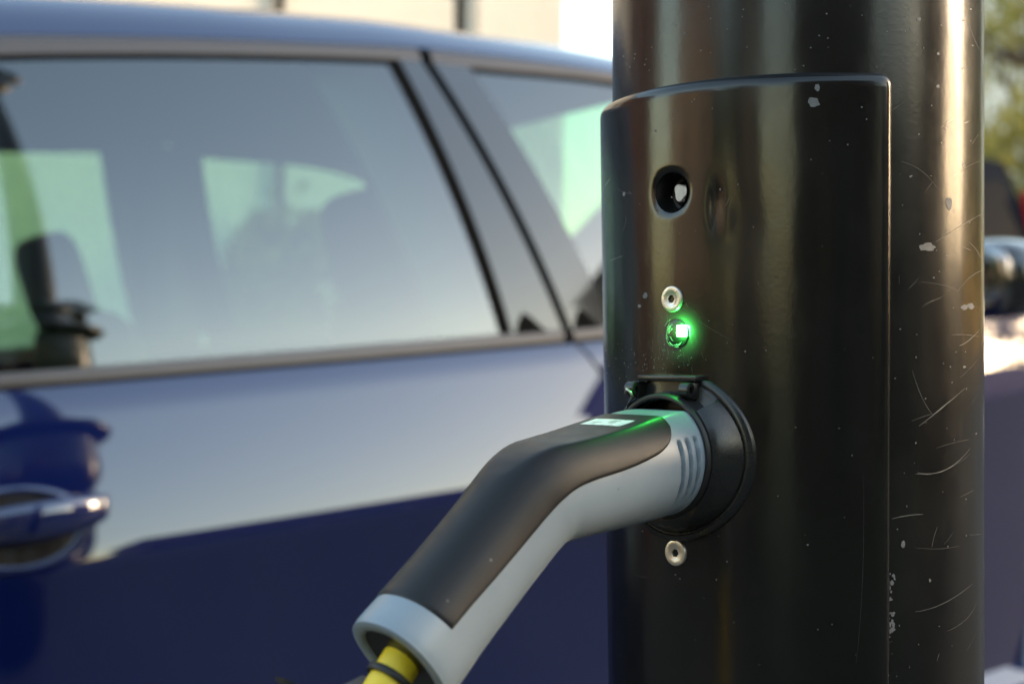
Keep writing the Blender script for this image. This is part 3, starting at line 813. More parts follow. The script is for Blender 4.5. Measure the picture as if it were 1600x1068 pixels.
# bonnet, nose and tail
def crossrow(u, v, w, crown, n=14, e=2.2):
    out = []
    for j in range(n + 1):
        f = j / n; y = lerp(-w, WID + w, f); out.append(Vector((u, y, v + crown * (1 - abs(2 * f - 1) ** e))))
    return out
mb = MB()
rows = []
for i in range(15):
    u = lerp(2.30, 3.64, i / 14); rows.append(crossrow(u, vb(u) - .002 - .10 * (i / 14) ** 3, WB(u) + barrel(u), .06))
mb.grid(rows); mb.build('bonnet', M['blue'], car)
def cap_face(u, sgn, name):
    mb = MB(); rows = []
    for k in range(NROW):
        v, w = rowvw(u, k); w += barrel(u); y0_, y1_ = -w, WID + w
        bul = .10 * math.sin(math.pi * min(1, max(0, (v - .15) / .95))) + .02
        rows.append([Vector((u + sgn * bul * (1 - abs(2 * j / 14 - 1) ** 3), lerp(y0_, y1_, j / 14), v)) for j in range(15)])
    mb.grid(rows); return mb.build(name, M['blue'], car)
cap_face(3.64, 1, 'front_bumper'); cap_face(-.97, -1, 'tailgate')
mb = MB(); mb.box((3.72, .45, .42), (3.77, 1.35, .62), bev=.02); mb.build('grille', M['gloss_black'], car)
for y in (.36, WID - .36):
    mb = MB(); mb.sellip((3.44, y, .74), (.15, .12, .06), .6, .6); mb.build('headlight', M['white_lens'], car)
    mb = MB(); mb.sellip((-.93, y + (.14 if y < .9 else -.14), .86), (.07, .10, .09), .5, .5); mb.build('tail_light', M['red_lens'], car)

# greenhouse patches lie on the same curved side
def gpt(u, v, far, off=0.): return cp_(u, v, greenw(u, v) + barrel(u) + off, far)
def gpatch(name, uL0, uL1, uR0, uR1, far, m, off, lo, hi, nu=16, nt=14, parent=None, fold=.012):
    """patch between two leaning edges; suffix 0 is the foot, 1 the top"""
    mb = MB(); rows = []
    for i in range(nt + 1):
        t = i / nt; row = []
        a, b = lerp(uL0, uL1, t), lerp(uR0, uR1, t)
        for j in range(nu + 1):
            u = lerp(a, b, j / nu); row.append(gpt(u, lerp(lo(u), hi(u), t), far, off))
        if fold: row = [gpt(a, lerp(lo(a), hi(a), t), far, off - fold)] + row + [gpt(b, lerp(lo(b), hi(b), t), far, off - fold)]
        rows.append(row)
    mb.grid(rows); return mb.build(name, m, parent or car, deg=40)
GW0, GW1 = -.098, -.272
x_ = lambda px, py, top: px_u(px, py, GW1 if top else GW0)
# edges read off the picture: foot / top
g_r = (x_(772, 521, 0), x_(604, 92, 1)); s_r = (x_(787, 520, 0), x_(622, 94, 1)); p1r = (x_(864, 514, 0), x_(655, 84, 1)); p2l = (x_(878, 513, 0), x_(672, 88, 1)); g2l = (x_(940, 508, 0), x_(727, 104, 1))
hi = lambda u: gt(u); lo = lambda u: vgb(u)
for far in (False, True):
    dr, df = doors[far]
    gpatch('rear_window', -.02, .06, g_r[0], g_r[1], far, M['car_glass'], -.006, lo, hi, 30, 16, dr, 0)
    gpatch('window_seal', g_r[0], g_r[1], s_r[0], s_r[1], far, M['seal'], -.002, lo, hi, 3, 14, dr)
    gpatch('pillar_cover', s_r[0], s_r[1], p1r[0], p1r[1], far, M['gloss_black'], .0, lo, hi, 8, 14, dr)
    gpatch('pillar_gap', p1r[0] - .004, p1r[1] - .004, p2l[0] + .004, p2l[1] + .004, far, M['seal'], -.012, lo, lambda u: rb(u), 3, 14, car, 0)
    gpatch('pillar_cover', p2l[0], p2l[1], g2l[0], g2l[1], far, M['gloss_black'], .0, lo, hi, 8, 14, df)
    gpatch('front_window', g2l[0], g2l[1], 2.36, 1.95, far, M['car_glass'], -.006, lo, hi, 30, 16, df, 0)
    gpatch('quarter_window', -.74, -.52, -.10, -.02, far, M['car_glass'], -.006, lo, hi, 12, 10, car, 0)
    gpatch('pillar_cover', -.10, -.02, -.02, .06, far, M['gloss_black'], .0, lo, hi, 4, 10, car)
    gpatch('rear_pillar', -.97, -.93, -.74, -.52, far, M['blue'], .0, lo, hi, 8, 10, car)
    gpatch('windscreen_pillar', 2.36, 1.95, 2.52, 2.30, far, M['blue'], .0, lo, hi, 8, 12, car)
    # cloth-covered inside of the pillar with its belt
    gpatch('inner_pillar_trim', s_r[0] - .10, s_r[1] - .15, p2l[0] + .03, p2l[1] + .03, far, M['interior_light'], -.055, lo, hi, 6, 10, car, .03)
    gpatch('seat_belt', s_r[0] - .06, s_r[1] - .02, s_r[0] - .015, s_r[1] + .025, far, M['interior'], -.075, lo, hi, 2, 10, car, 0)
    # belt moulding and the frame over the windows
    for nm, a, b, par in (('belt_trim', -.05, p1r[0], dr), ('belt_trim', p2l[0], 2.36, df)):
        mb = MB(); rows = []
        for v_, o_ in ((lambda u: vb(u) - .001, -.004), (lambda u: lerp(vb(u), vgb(u), .25), .004), (lambda u: lerp(vb(u), vgb(u), .8), .005), (lambda u: vgb(u) + .0005, .001), (lambda u: vgb(u) + .001, -.008)):
            rows.append([gpt(lerp(a, b, j / 30), v_(lerp(a, b, j / 30)), far, o_) for j in range(31)])
        mb.grid(rows); mb.build(nm, M['satin_trim'], par, deg=40)
    for nm, a, b, par in (('window_frame', -.6, p1r[1], dr), ('window_frame', p2l[1], 2.2, df)):
        mb = MB(); rows = []
        for v_, o_ in ((lambda u: gt(u) - .006, -.012), (lambda u: gt(u), .0005), (lambda u: lerp(gt(u), rb(u), .3), .004), (lambda u: lerp(gt(u), rb(u), .8), .006), (lambda u: rb(u) - .002, .003), (lambda u: rb(u), -.014)):
            rows.append([gpt(lerp(a, b, j / 40), v_(lerp(a, b, j / 40)), far, o_) for j in range(41)])
        mb.grid(rows); mb.build(nm, M['satin_trim'], par, deg=40)
        mb = MB(); rows = []
        for v_, o_ in ((lambda u: gt(u) - .011, -.006), (lambda u: gt(u) + .0005, -.001)):
            rows.append([gpt(lerp(a, b, j / 40), v_(lerp(a, b, j / 40)), far, o_) for j in range(41)])
        mb.grid(rows); mb.build('top_seal', M['seal'], par)
    # dark peaks reflected at the pillar feet, put in as black pieces
    for a, wd_, par in ((s_r[0] + .006, .062, dr), (p2l[0] + .004, .056, df)):
        mb = MB(); prof2 = [(0, .0), (.15, .022), (.33, .036), (.55, .026), (.78, .012), (1, 0)]
        top = [gpt(a + wd_ * f, vgb(a) + h - .002, far, .0025) for f, h in prof2]; bot = [gpt(a + wd_ * f, vgb(a) - .006, far, .0025) for f, h in prof2]
        mb.grid([bot, top, [p + Vector((0, -.006 if far else .006, 0)) for p in top]]); mb.build('dark_reflection', M['seal'], par, smooth=False)
# roof with both screens
def roof_rows(us, crown0=.085, n=40, e=7, drop=0.):
    rows = []
    for u in us:
        crown = crown0 + .028 * max(0, min(1, (1.5 - u) / .9)); v0 = rb(u); w0 = greenw(u, v0) + barrel(u) + .002; row = []
        for j in range(n + 1):
            f = -math.cos(math.pi * j / n); f = math.copysign(abs(f) ** .75, f)
            y = lerp(-w0, WID + w0, (f + 1) / 2); row.append(Vector((u, y, v0 + crown * (1 - abs(f) ** e) - drop)))
        rows.append(row)
    return rows
U_H, U_R = 1.95, -.62
mb = MB(); mb.grid(roof_rows([lerp(U_R, U_H, i / 50) for i in range(51)])); mb.build('roof', M['blue'], car)
mb = MB(); mb.grid(roof_rows([lerp(U_R + .02, U_H - .02, i / 20) for i in range(21)], .06, 20, 7, .012)); mb.build('headlining', M['interior_light'], car)
mb = MB(); mb.grid(roof_rows([lerp(U_H, 2.50, i / 14) for i in range(15)], .085)); mb.build('windscreen', M['car_glass'], car)
mb = MB(); mb.grid(roof_rows([lerp(-.95, U_R, i / 10) for i in range(11)], .085)); mb.build('rear_screen', M['car_glass'], car)
# door handles
def handle(dr, px0, px1, py, far):
    u1 = px_u(px1, py, .02); u0 = u1 - .215
    vv = px2car(px1, py, .02)[1]
    mb = MB(); rows = []
    wsurf = lambda u: -.010 + barrel(u)
    NN = 26
    for i in range(NN + 1):
        f = i / NN; u = lerp(u0, u1, f); lift = .050 * (math.sin(math.pi * min(1, f * 1.02 + .0)) ** .45 if 0 < f < 1 else 0) ; hh = .026 * (math.sin(math.pi * (.06 + .88 * f)) ** .35)
        dp = .013
        row = []
        for k in range(14):
            a = 2 * math.pi * k / 14; row.append(cp_(u, vv + (u - u1) * .05 + hh * math.copysign(abs(math.sin(a)) ** .8, math.sin(a)), wsurf(u) + lift - .004 + dp * math.copysign(abs(math.cos(a)) ** .8, math.cos(a)), far))
        rows.append(row)
    mb.grid(rows, close_v=True); mb.f += [tuple(range(14)), tuple(len(mb.v) - 14 + k for k in range(14))]
    mb.build('door_handle', M['blue'], dr, deg=60)
    # cup behind the handle: raised rim, and a black disc put in for its shade
    ring_ = lambda g, d: [cp_(lerp(u0, u1, .44) + .088 * g * math.cos(2 * math.pi * k / 48), vv - .020 + .052 * g * math.sin(2 * math.pi * k / 48), rowz(lerp(u0, u1, .44) + .088 * g * math.cos(2 * math.pi * k / 48), vv - .020 + .052 * g * math.sin(2 * math.pi * k / 48)) + d, far) for k in range(48)]
    mb = MB(); mb.grid([ring_(1.12, -.002), ring_(1.08, .003), ring_(1.0, .005), ring_(.93, .003), ring_(.90, .0005)], close_v=True); cup = mb.build('handle_cup', M['blue'], dr, deg=60)
    mb = MB(); mb.grid([ring_(.92, .0012), ring_(.5, .0010), ring_(0.001, .0010)], close_v=True); mb.build('cup_shade', M['gloss_black'], cup)
def rowz(u, v):
    vv = [rowvw(u, j) for j in range(NROW)]
    for j in range(NROW - 1):
        if vv[j][0] <= v <= vv[j + 1][0]: return lerp(vv[j][1], vv[j + 1][1], (v - vv[j][0]) / (vv[j + 1][0] - vv[j][0])) + barrel(u)
    return barrel(u)
for far in (False, True):
    handle(doors[far][0], -30, 180, 797, far)
    handle(doors[far][1], 600, 1110, 745, far)
# door mirrors
for far in (False, True):
    u0, v0 = px2car(1520, 438, .12); MM = 1 if not far else -1
    yb = -.12 if not far else WID + .12
    mb = MB(); mb.sellip((u0 + .05, yb, v0), (.075, .115, .075), .75, .7, 16, 28); mr_ = mb.build('door_mirror', M['gloss_black'], doors[far][1])
    mb = MB(); mb.box((u0 + .02, yb + MM * .08, v0 - .075), (u0 + .075, yb + MM * .20, v0 - .045), bev=.01); mb.build('mirror_stalk', M['gloss_black'], mr_)
    mb = MB(); mb.sellip((u0 - .018, yb, v0), (.012, .098, .062), .5, .5, 12, 24); mb.build('mirror_glass', M['mirror_glass'], mr_)
# seats
def seat(u, y, w, name, head=True, back_h=.60):
    mb = MB(); mb.sellip((u + .28, y, .50), (.27, w, .10), .4, .4)
    MR = Matrix.Translation((u, y, .52)) @ Matrix.Rotation(R(-14), 4, 'Y')
    mb.sellip((0, 0, back_h * .5), (.085, w, back_h * .54), .45, .45, M=MR)
    o = mb.build(name, M['interior'], car)
    hs = [0] if w < .4 else [-.38, .38]
    for dy in hs:
        h = MB(); h.sellip((-.02, dy, back_h + .105), (.055, .135, .115), .5, .55, M=MR); h.tube([MR @ Vector((0, dy - .05, back_h - .02)), MR @ Vector((-.01, dy - .05, back_h + .1))], .007, 8); h.tube([MR @ Vector((0, dy + .05, back_h - .02)), MR @ Vector((-.01, dy + .05, back_h + .1))], .007, 8)
        h.build('headrest', M['interior'], o)
seat(1.50, .50, .26, 'front_seat', back_h=.70); seat(1.12, 1.36, .27, 'front_seat', back_h=.68); seat(.02, .95, .62, 'rear_seat', back_h=.5)
mb = MB(); mb.sellip((2.05, .9, .86), (.30, .74, .12), .5, .3); mb.build('dashboard', M['interior'], car)
MW = Matrix.Translation((1.62, 1.30, .84)) @ Matrix.Rotation(R(-66), 4, 'Y')
mb = MB(); mb.tube([MW @ Vector((.18 * math.cos(a), .18 * math.sin(a), 0)) for a in [2 * math.pi * k / 32 for k in range(33)]], .014, 10, False); mb.box((-.17, -.02, -.03), (.17, .02, .0), MW, .01); mb.build('steering_wheel', M['interior'], car)
# wheels
def wheel(parent, u, y, r, out, m_rim):
    e = empty('wheel', (u, y, r)); e.parent = parent
    MX = Matrix.Rotation(R(90 if out < 0 else -90), 4, 'X')
    mb = MB(); mb.lathe([(r * .66, -.10), (r * .9, -.105), (r * .985, -.085), (r, -.04), (r, .04), (r * .985, .085), (r * .9, .105), (r * .66, .10)], MX, 48); mb.build('tyre', M['tyre'], e, deg=40)
    mb = MB(); mb.lathe([(r * .67, -.09), (r * .67, .098), (r * .62, .10), (r * .60, .06), (r * .58, -.06), (0, -.06)], MX, 40)
    for k in range(5):
        mb.box((.03, -.032, .05), (r * .62, .032, .085), MX @ Matrix.Rotation(2 * math.pi * k / 5, 4, 'Z'), .008)
    mb.lathe([(.07, .05), (.065, .092), (0, .096)], MX, 24)
    mb.build('rim', m_rim, e, deg=40)
for ax in (AX_F, AX_R):
    wheel(car, ax, .13, WV, -1, M['alloy']); wheel(car, ax, WID - .13, WV, 1, M['alloy'])

# ================================================================== houses
def brick_mat(name, c, mortar=(.35, .33, .30)):
    m = mat(name, c, .8); nt = m.node_tree; n = nt.nodes; l = nt.links
    tc = n.new('ShaderNodeTexCoord'); mp = n.new('ShaderNodeMapping'); mp.inputs['Rotation'].default_value = (R(90), 0, 0); l.new(tc.outputs['Object'], mp.inputs[0])
    b = n.new('ShaderNodeTexBrick'); b.inputs['Scale'].default_value = 4.4; b.inputs['Color1'].default_value = (*c, 1); b.inputs['Color2'].default_value = (*[x * .7 for x in c], 1); b.inputs['Mortar'].default_value = (*mortar, 1)
    b.inputs['Mortar Size'].default_value = .012; l.new(mp.outputs[0], b.inputs['Vector']); l.new(b.outputs[0], n['Principled BSDF'].inputs['Base Color']); return m
M['cream'] = mat('cream_render', (.72, .66, .58), .85, noise_amt=.06, noise_scale=1.5, bump=.002, bump_scale=30)
M['brick_red'] = brick_mat('red_brick', (.28, .08, .05)); M['brick_brown'] = brick_mat('brown_brick', (.13, .075, .045)); M['stone'] = brick_mat('tan_stone', (.70, .51, .35), (.4, .33, .25))
M['slate'] = mat('slate', (.07, .07, .08), .6, noise_amt=.3, noise_scale=6); M['tile'] = mat('roof_tile', (.16, .07, .045), .75, noise_amt=.3, noise_scale=5)
M['white_paint'] = mat('white_paint', (.72, .70, .66), .5); M['dark_door'] = mat('door_paint', (.03, .05, .06), .35)
M['win_glass'] = mat('window_glass', (.015, .018, .02), .04, ior=1.6); M['van_glass'] = mat('van_glass', (.016, .017, .022), .1, ior=1.25); M['iron'] = mat('iron', (.02, .02, .02), .45)
def house(label, s, q, rot, W, H, depth, mwall, mroof, wins, doors_=(), group='houses along the street', roof_h=2.4, pipes=(), win_dark=False):
    """facade on the local x axis (0..W), house behind it (+y); wins/doors are (x0, x1, z0, z1)"""
    p = street(s, q); r = empty('house', (p.x, p.y, p.z - .15), (0, 0, rot)); tag(r, label, 'house', group)
    ops = list(wins) + list(doors_)
    xs_ = sorted(set([0, W] + [a for o in ops for a in o[:2]])); zs_ = sorted(set([-.6, H] + [a for o in ops for a in o[2:]]))
    mb = MB()
    for i in range(len(xs_) - 1):
        for j in range(len(zs_) - 1):
            cx_, cz_ = (xs_[i] + xs_[i + 1]) / 2, (zs_[j] + zs_[j + 1]) / 2
            if any(o[0] < cx_ < o[1] and o[2] < cz_ < o[3] for o in ops): continue
            mb.add([(xs_[i], 0, zs_[j]), (xs_[i + 1], 0, zs_[j]), (xs_[i + 1], 0, zs_[j + 1]), (xs_[i], 0, zs_[j + 1])], [(0, 1, 2, 3)])
    for a, b, c, d in ops:
        mb.grid([[(a, 0, c), (b, 0, c), (b, 0, d), (a, 0, d)], [(a, .14, c), (b, .14, c), (b, .14, d), (a, .14, d)]], close_v=True)
    mb.add([(0, 0, -.6), (0, depth, -.6), (0, depth, H), (0, 0, H), (W, 0, -.6), (W, depth, -.6), (W, depth, H), (W, 0, H), (0, depth / 2, H + roof_h), (W, depth / 2, H + roof_h)],
           [(0, 1, 2, 3), (4, 5, 6, 7), (1, 5, 6, 2), (3, 2, 8), (7, 6, 9)])
    mb.build('wall', mwall, r, smooth=False)
    mb = MB(); o_ = .25; t = roof_h / (depth / 2)
    for sg in (0, 1):
        y0_, y1_ = (-o_, depth / 2) if sg == 0 else (depth + o_, depth / 2)
        mb.add([(-.12, y0_, H - o_ * t + .02), (W + .12, y0_, H - o_ * t + .02), (W + .12, y1_, H + roof_h + .02), (-.12, y1_, H + roof_h + .02), (-.12, y0_, H - o_ * t + .12), (W + .12, y0_, H - o_ * t + .12), (W + .12, y1_, H + roof_h + .12), (-.12, y1_, H + roof_h + .12)],
               [(0, 1, 2, 3), (4, 5, 6, 7), (0, 1, 5, 4), (0, 3, 7, 4), (1, 2, 6, 5)])
    ro = mb.build('roof', mroof, r, smooth=False)
    mb = MB(); mb.box((W - 1.2, depth / 2 - .35, H + roof_h - .5), (W - .5, depth / 2 + .35, H + roof_h + .9)); mb.lathe([(.12, H + roof_h + .9), (.1, H + roof_h + 1.25)], Matrix.Translation((W - .85, depth / 2, 0)), 16)
    mb.build('chimney', mwall, ro, smooth=False)
    for a, b, c, d in wins:
        mb = MB(); f = .05
        mb.box((a, .08, c), (a + f, .135, d)); mb.box((b - f, .08, c), (b, .135, d)); mb.box((a + f, .082, c), (b - f, .133, c + f)); mb.box((a + f, .082, d - f), (b - f, .133, d)); mb.box((a + f, .084, (c + d) / 2 - .02), (b - f, .131, (c + d) / 2 + .02))
        w = mb.build('window', M['iron'] if win_dark else M['white_paint'], r, smooth=False)
        mb = MB(); mb.add([(a + f, .12, c + f), (b - f, .12, c + f), (b - f, .12, d - f), (a + f, .12, d - f)], [(0, 1, 2, 3)]); mb.build('pane', M['win_glass'], w, smooth=False)
        mb = MB(); mb.box((a - .06, -.06, c - .09), (b + .06, .08, c - .003)); mb.build('sill', M['white_paint'], w, smooth=False)
    for a, b, c, d in doors_:
        mb = MB(); mb.box((a, .09, c), (b, .135, d), bev=.01)
        for k in range(2):
            for h in range(2): mb.box((a + .12 + k * (b - a) / 2 - k * .06, .07, c + .2 + h * .95), (a + (b - a) / 2 - .06 + k * (b - a) / 2 - k * .06, .088, c + .95 + h * .95), bev=.01)
        dd = mb.build('door', M['dark_door'], r, smooth=False)
        mb = MB(); mb.sellip((b - .1, .05, c + 1.0), (.03, .03, .03), 1, 1, 8, 12); mb.build('handle', M['chrome'], dd)
    for x in pipes:
        mb = MB(); mb.tube([(x, -.06, -.2), (x, -.06, H - .3), (x, -.18, H - .1)], .035, 10); mb.build('drainpipe', M['iron'] if not win_dark else M['white_paint'], r)
    return r
ROT = STREET_ROT
# across the street, seen over the roof of the blue car
uw = lambda px, q: q * math.tan(PSI + math.atan((px - 800) / FPX))
QF = 9.5; s0 = -1.9; s1 = uw(881, QF)
house('pale cream rendered house standing across the street, above the blue roof', s0, QF, ROT, s1 - s0, 7.6, 7, M['cream'], M['slate'],
      [(uw(709, QF) - s0, uw(747, QF) - s0, 3.42, 4.75), (.7, 1.7, .9, 2.3), (1.1, 2.1, 3.9, 5.1)], [(6.6, 7.5, .15, 2.2)], pipes=(uw(432, QF) - s0,))
house('red brick house across the street, left of the cream one', -9.2, QF, ROT, 7.1, 6.6, 7, M['brick_red'], M['slate'], [(.8, 1.9, .9, 2.3), (3.2, 4.3, .9, 2.3), (.8, 1.9, 3.7, 5), (3.2, 4.3, 3.7, 5), (5.3, 6.3, 3.7, 5)], [(5.3, 6.2, .15, 2.2)], pipes=(7.0,))
# at the foot of the street, mirrored in the column
house('sunlit tan stone house closing the bottom of the street', -15.5, .4, ROT + R(90), 8.2, 6.5, 7, M['stone'], M['tile'], [(1, 2.1, .9, 2.3), (4.4, 5.5, .9, 2.3), (1, 2.1, 3.7, 5), (4.4, 5.5, 3.7, 5)], [(2.8, 3.7, .15, 2.2)])
house('narrow buff stone house at the bottom of the street', -13.2, -7.1, ROT + R(90), 3.2, 6.0, 6, M['stone'], M['slate'], [(.6, 1.5, .9, 2.3), (.6, 1.5, 3.6, 4.9)], [(2.0, 2.9, .15, 2.2)])
# on the camera's side of the street, mirrored in the column and the car
house('dark brown brick house on the near side of the street', 1.2, -7.2, ROT + math.pi, 8.2, 6.0, 7, M['brick_brown'], M['slate'], [(.9, 2.0, .9, 2.3), (4.2, 5.3, .9, 2.3), (.9, 2.0, 3.6, 4.8), (4.2, 5.3, 3.6, 4.8)], [(2.8, 3.7, .15, 2.2)], win_dark=True)
# ------------------------------------------------------------------ low garages behind the camera
def garages():
    p = street(13.6, -12.5); r = empty('garage_row', (p.x, p.y, hill(8) - .3), (0, 0, ROT + math.pi)); tag(r, 'low dark brick row of garages with flat roof on the near side', 'garages')
    mb = MB(); mb.box((0, 0, -1.5), (11.2, 5, 3.6)); mb.build('wall', M['brick_brown'], r, smooth=False)
    mb = MB(); mb.box((-.15, -.15, 3.603), (11.35, 5.15, 3.8)); mb.build('roof', M['slate'], r, smooth=False)
    for k in range(4):
        mb = MB(); x = .4 + k * 2.75
        for h in range(5): mb.box((x, -.04, -.6 + h * .5), (x + 2.3, -.003, -.12 + h * .5), bev=.01)
        d = mb.build('garage_door', M['dark_door'], r, smooth=False)
garages()

# ------------------------------------------------------------------ trees
def leaf_mat(name, c, t):
    m = bpy.data.materials.new(name); m.use_nodes = True; nt = m.node_tree; n = nt.nodes; l = nt.links; n.remove(n['Principled BSDF'])
    oi = n.new('ShaderNodeTexNoise'); tc = n.new('ShaderNodeTexCoord'); oi.inputs['Scale'].default_value = 2.2; l.new(tc.outputs['Object'], oi.inputs['Vector'])
    rp = n.new('ShaderNodeValToRGB'); rp.color_ramp.elements[0].position = .35; rp.color_ramp.elements[1].position = .65
    rp.color_ramp.elements[0].color = (*[x * .6 for x in c], 1); rp.color_ramp.elements[1].color = (*c, 1); l.new(oi.outputs[0], rp.inputs[0])
    d = n.new('ShaderNodeBsdfDiffuse'); l.new(rp.outputs[0], d.inputs[0]); tr = n.new('ShaderNodeBsdfTranslucent'); tr.inputs[0].default_value = (*t, 1)
    mx = n.new('ShaderNodeMixShader'); mx.inputs[0].default_value = .45; l.new(d.outputs[0], mx.inputs[1]); l.new(tr.outputs[0], mx.inputs[2]); l.new(mx.outputs[0], n['Material Output'].inputs[0]); return m
M['leaf'] = leaf_mat('autumn_leaf', (.25, .235, .08), (.42, .39, .12)); M['leaf_dark'] = leaf_mat('dark_leaf', (.035, .055, .018), (.06, .09, .02))
M['bark'] = mat('bark', (.07, .05, .035), .9, noise_amt=.3, noise_scale=12, bump=.01, bump_scale=20)
def tree(label, pos, H, cr, nleaf, mleaf, seed, size=.07, sparse_top=False, low=.3):
    rnd = random.Random(seed); r = empty('tree', tuple(pos)); tag(r, label, 'tree', 'trees along the street')
    mb = MB(); tips = []
    trunk = [Vector((rnd.uniform(-.05, .05) * k, rnd.uniform(-.05, .05) * k, H * .72 * k / 6)) for k in range(7)]
    mb.tube(trunk, [.11 * H / 6 * (1 - .12 * k) for k in range(7)], 10)
    for k in range(16):
        b = trunk[rnd.randint(2, 6)]; a = rnd.uniform(0, 6.28); L = cr * rnd.uniform(.6, 1.0); e_ = b + Vector((math.cos(a) * L, math.sin(a) * L, rnd.uniform(.1, .6) * H * .35)); m_ = (b + e_) / 2 + Vector((0, 0, .12))
        mb.tube([b, m_, e_], [.04 * H / 6, .028 * H / 6, .01], 6); tips += [e_, m_]
        for q in range(3):
            f = e_ + Vector((rnd.gauss(0, .4), rnd.gauss(0, .4), rnd.gauss(.15, .3))) * cr * .5; mb.tube([m_, (m_ + f) / 2 + Vector((0, 0, .05)), f], [.018, .012, .005], 5); tips.append(f)
    mb.build('trunk', M['bark'], r)
    clumps = [t + Vector((rnd.gauss(0, .25), rnd.gauss(0, .25), rnd.gauss(0, .25))) * cr * .4 for t in tips for _ in range(2)]
    mb = MB(); vs = []; fs = []
    for k in range(nleaf):
        c = rnd.choice(clumps); p = c + Vector((rnd.gauss(0, 1), rnd.gauss(0, 1), rnd.gauss(0, .8))) * cr * .16
        if p.z < H * low: continue
        n_ = Vector((rnd.gauss(0, 1), rnd.gauss(0, 1), rnd.gauss(.4, 1))).normalized(); t_ = n_.orthogonal().normalized(); t_.rotate(Matrix.Rotation(rnd.uniform(0, 6.28), 3, n_)); b_ = n_.cross(t_); s = size * rnd.uniform(.6, 1.3)
        i = len(vs); vs += [p - t_ * s, p + b_ * s * .45 + n_ * s * .1, p + t_ * s, p - b_ * s * .45 + n_ * s * .1]; fs.append((i, i + 1, i + 2, i + 3))
    mesh('crown', vs, fs, mleaf, r, smooth=False)
    return r
def polar(az, dist): return Vector((math.sin(R(az)) * dist, math.cos(R(az)) * dist, 0))
def plant(az, dist):
    p = polar(az, dist); s = p.dot(D); q = p.dot(INW); return street(s, q, -.15)
tree('yellow green tree across the street, right of the lamp column', plant(20.6, 15.5), 6.6, 2.5, 5200, M['leaf'], 3, .075, low=.28)
tree('dark bushy tree added to fill the sky gap between the two stone houses', street(-17, -1.9, -.15), 8.5, 2.6, 9000, M['leaf_dark'], 5, .11, low=.12)  # unseen tree, added to stop a grey sky streak on the plate
def bush(label, pos, rx, ry, rz, nleaf, mleaf, seed, size=.05):
    rnd = random.Random(seed); r = empty('shrub', tuple(pos)); r.rotation_euler.z = ROT; tag(r, label, 'shrub', 'shrubs along the street')
    vs = []; fs = []
    for k in range(nleaf):
        a = rnd.uniform(0, 6.28); z = rnd.uniform(0, 1); g = rnd.uniform(.75, 1.05) ** .5 * (1 + .22 * noise.noise(Vector((math.cos(a) * 2, math.sin(a) * 2, z * 3 + seed))))
        rr = math.sqrt(max(0, 1 - (z * 1.0) ** 3)); p = Vector((math.cos(a) * rr * rx * g, math.sin(a) * rr * ry * g, z * rz * g))
        n_ = Vector((rnd.gauss(0, 1), rnd.gauss(0, 1), rnd.gauss(.4, 1))).normalized(); t_ = n_.orthogonal().normalized(); b_ = n_.cross(t_); s = size * rnd.uniform(.6, 1.3)
        i = len(vs); vs += [p - t_ * s, p + b_ * s * .5, p + t_ * s, p - b_ * s * .5]; fs.append((i, i + 1, i + 2, i + 3))
    mesh('foliage', vs, fs, mleaf, r, smooth=False)
    mb = MB()
    for k in range(7):
        a = rnd.uniform(0, 6.28); mb.tube([(0, 0, 0), (math.cos(a) * rx * .3, math.sin(a) * ry * .3, rz * .45), (math.cos(a) * rx * .6, math.sin(a) * ry * .6, rz * .85)], [.03, .02, .008], 6)
    mb.build('stem', M['bark'], r)
bush('olive shrub across the street under the yellow green tree', plant(20.8, 13.5), 2.2, 1.0, 2.55, 14000, M['leaf'], 11)

# ------------------------------------------------------------------ unseen hedges, added to darken the lower reflections in the column
def hedge(label, s0, q0, L, w, h, rot, seed):
    rnd = random.Random(seed); p = street(s0, q0, -.1); r = empty('hedge', tuple(p), (0, 0, rot)); tag(r, label, 'hedge', 'hedges added at the street foot')
    vs = []; fs = []
    for k in range(int(L * (w + 2 * h) * 330)):
        x = rnd.uniform(0, L); side = rnd.random(); wob = .05 * noise.noise(Vector((x * 1.5, seed, 0)))
        if side < .3: p = Vector((x, rnd.uniform(0, w), h + wob + rnd.gauss(0, .025)))
        else: p = Vector((x, (0 if side < .65 else w) + rnd.gauss(0, .03), rnd.uniform(0, h + wob)))
        n_ = Vector((rnd.gauss(0, 1), rnd.gauss(0, 1), rnd.gauss(.4, 1))).normalized(); t_ = n_.orthogonal().normalized(); b_ = n_.cross(t_); q = .06 * rnd.uniform(.6, 1.3)
        i = len(vs); vs += [p - t_ * q, p + b_ * q * .5, p + t_ * q, p - b_ * q * .5]; fs.append((i, i + 1, i + 2, i + 3))
    mesh('foliage', vs, fs, M['leaf_dark'], r, smooth=False)
    mb = MB(); mb.box((.06, .06, 0), (L - .06, w - .06, h - .08)); mb.build('stems', M['bark'], r, smooth=False)
hedge('tall clipped dark hedge added to hide the foot of the tan stone house', -13.0, 8.8, 8.6, .8, 2.0, ROT - R(90), 41)
hedge('clipped dark hedge added to hide the foot of the narrow buff house', -11.2, -3.6, 3.4, .8, 1.9, ROT - R(90), 42)

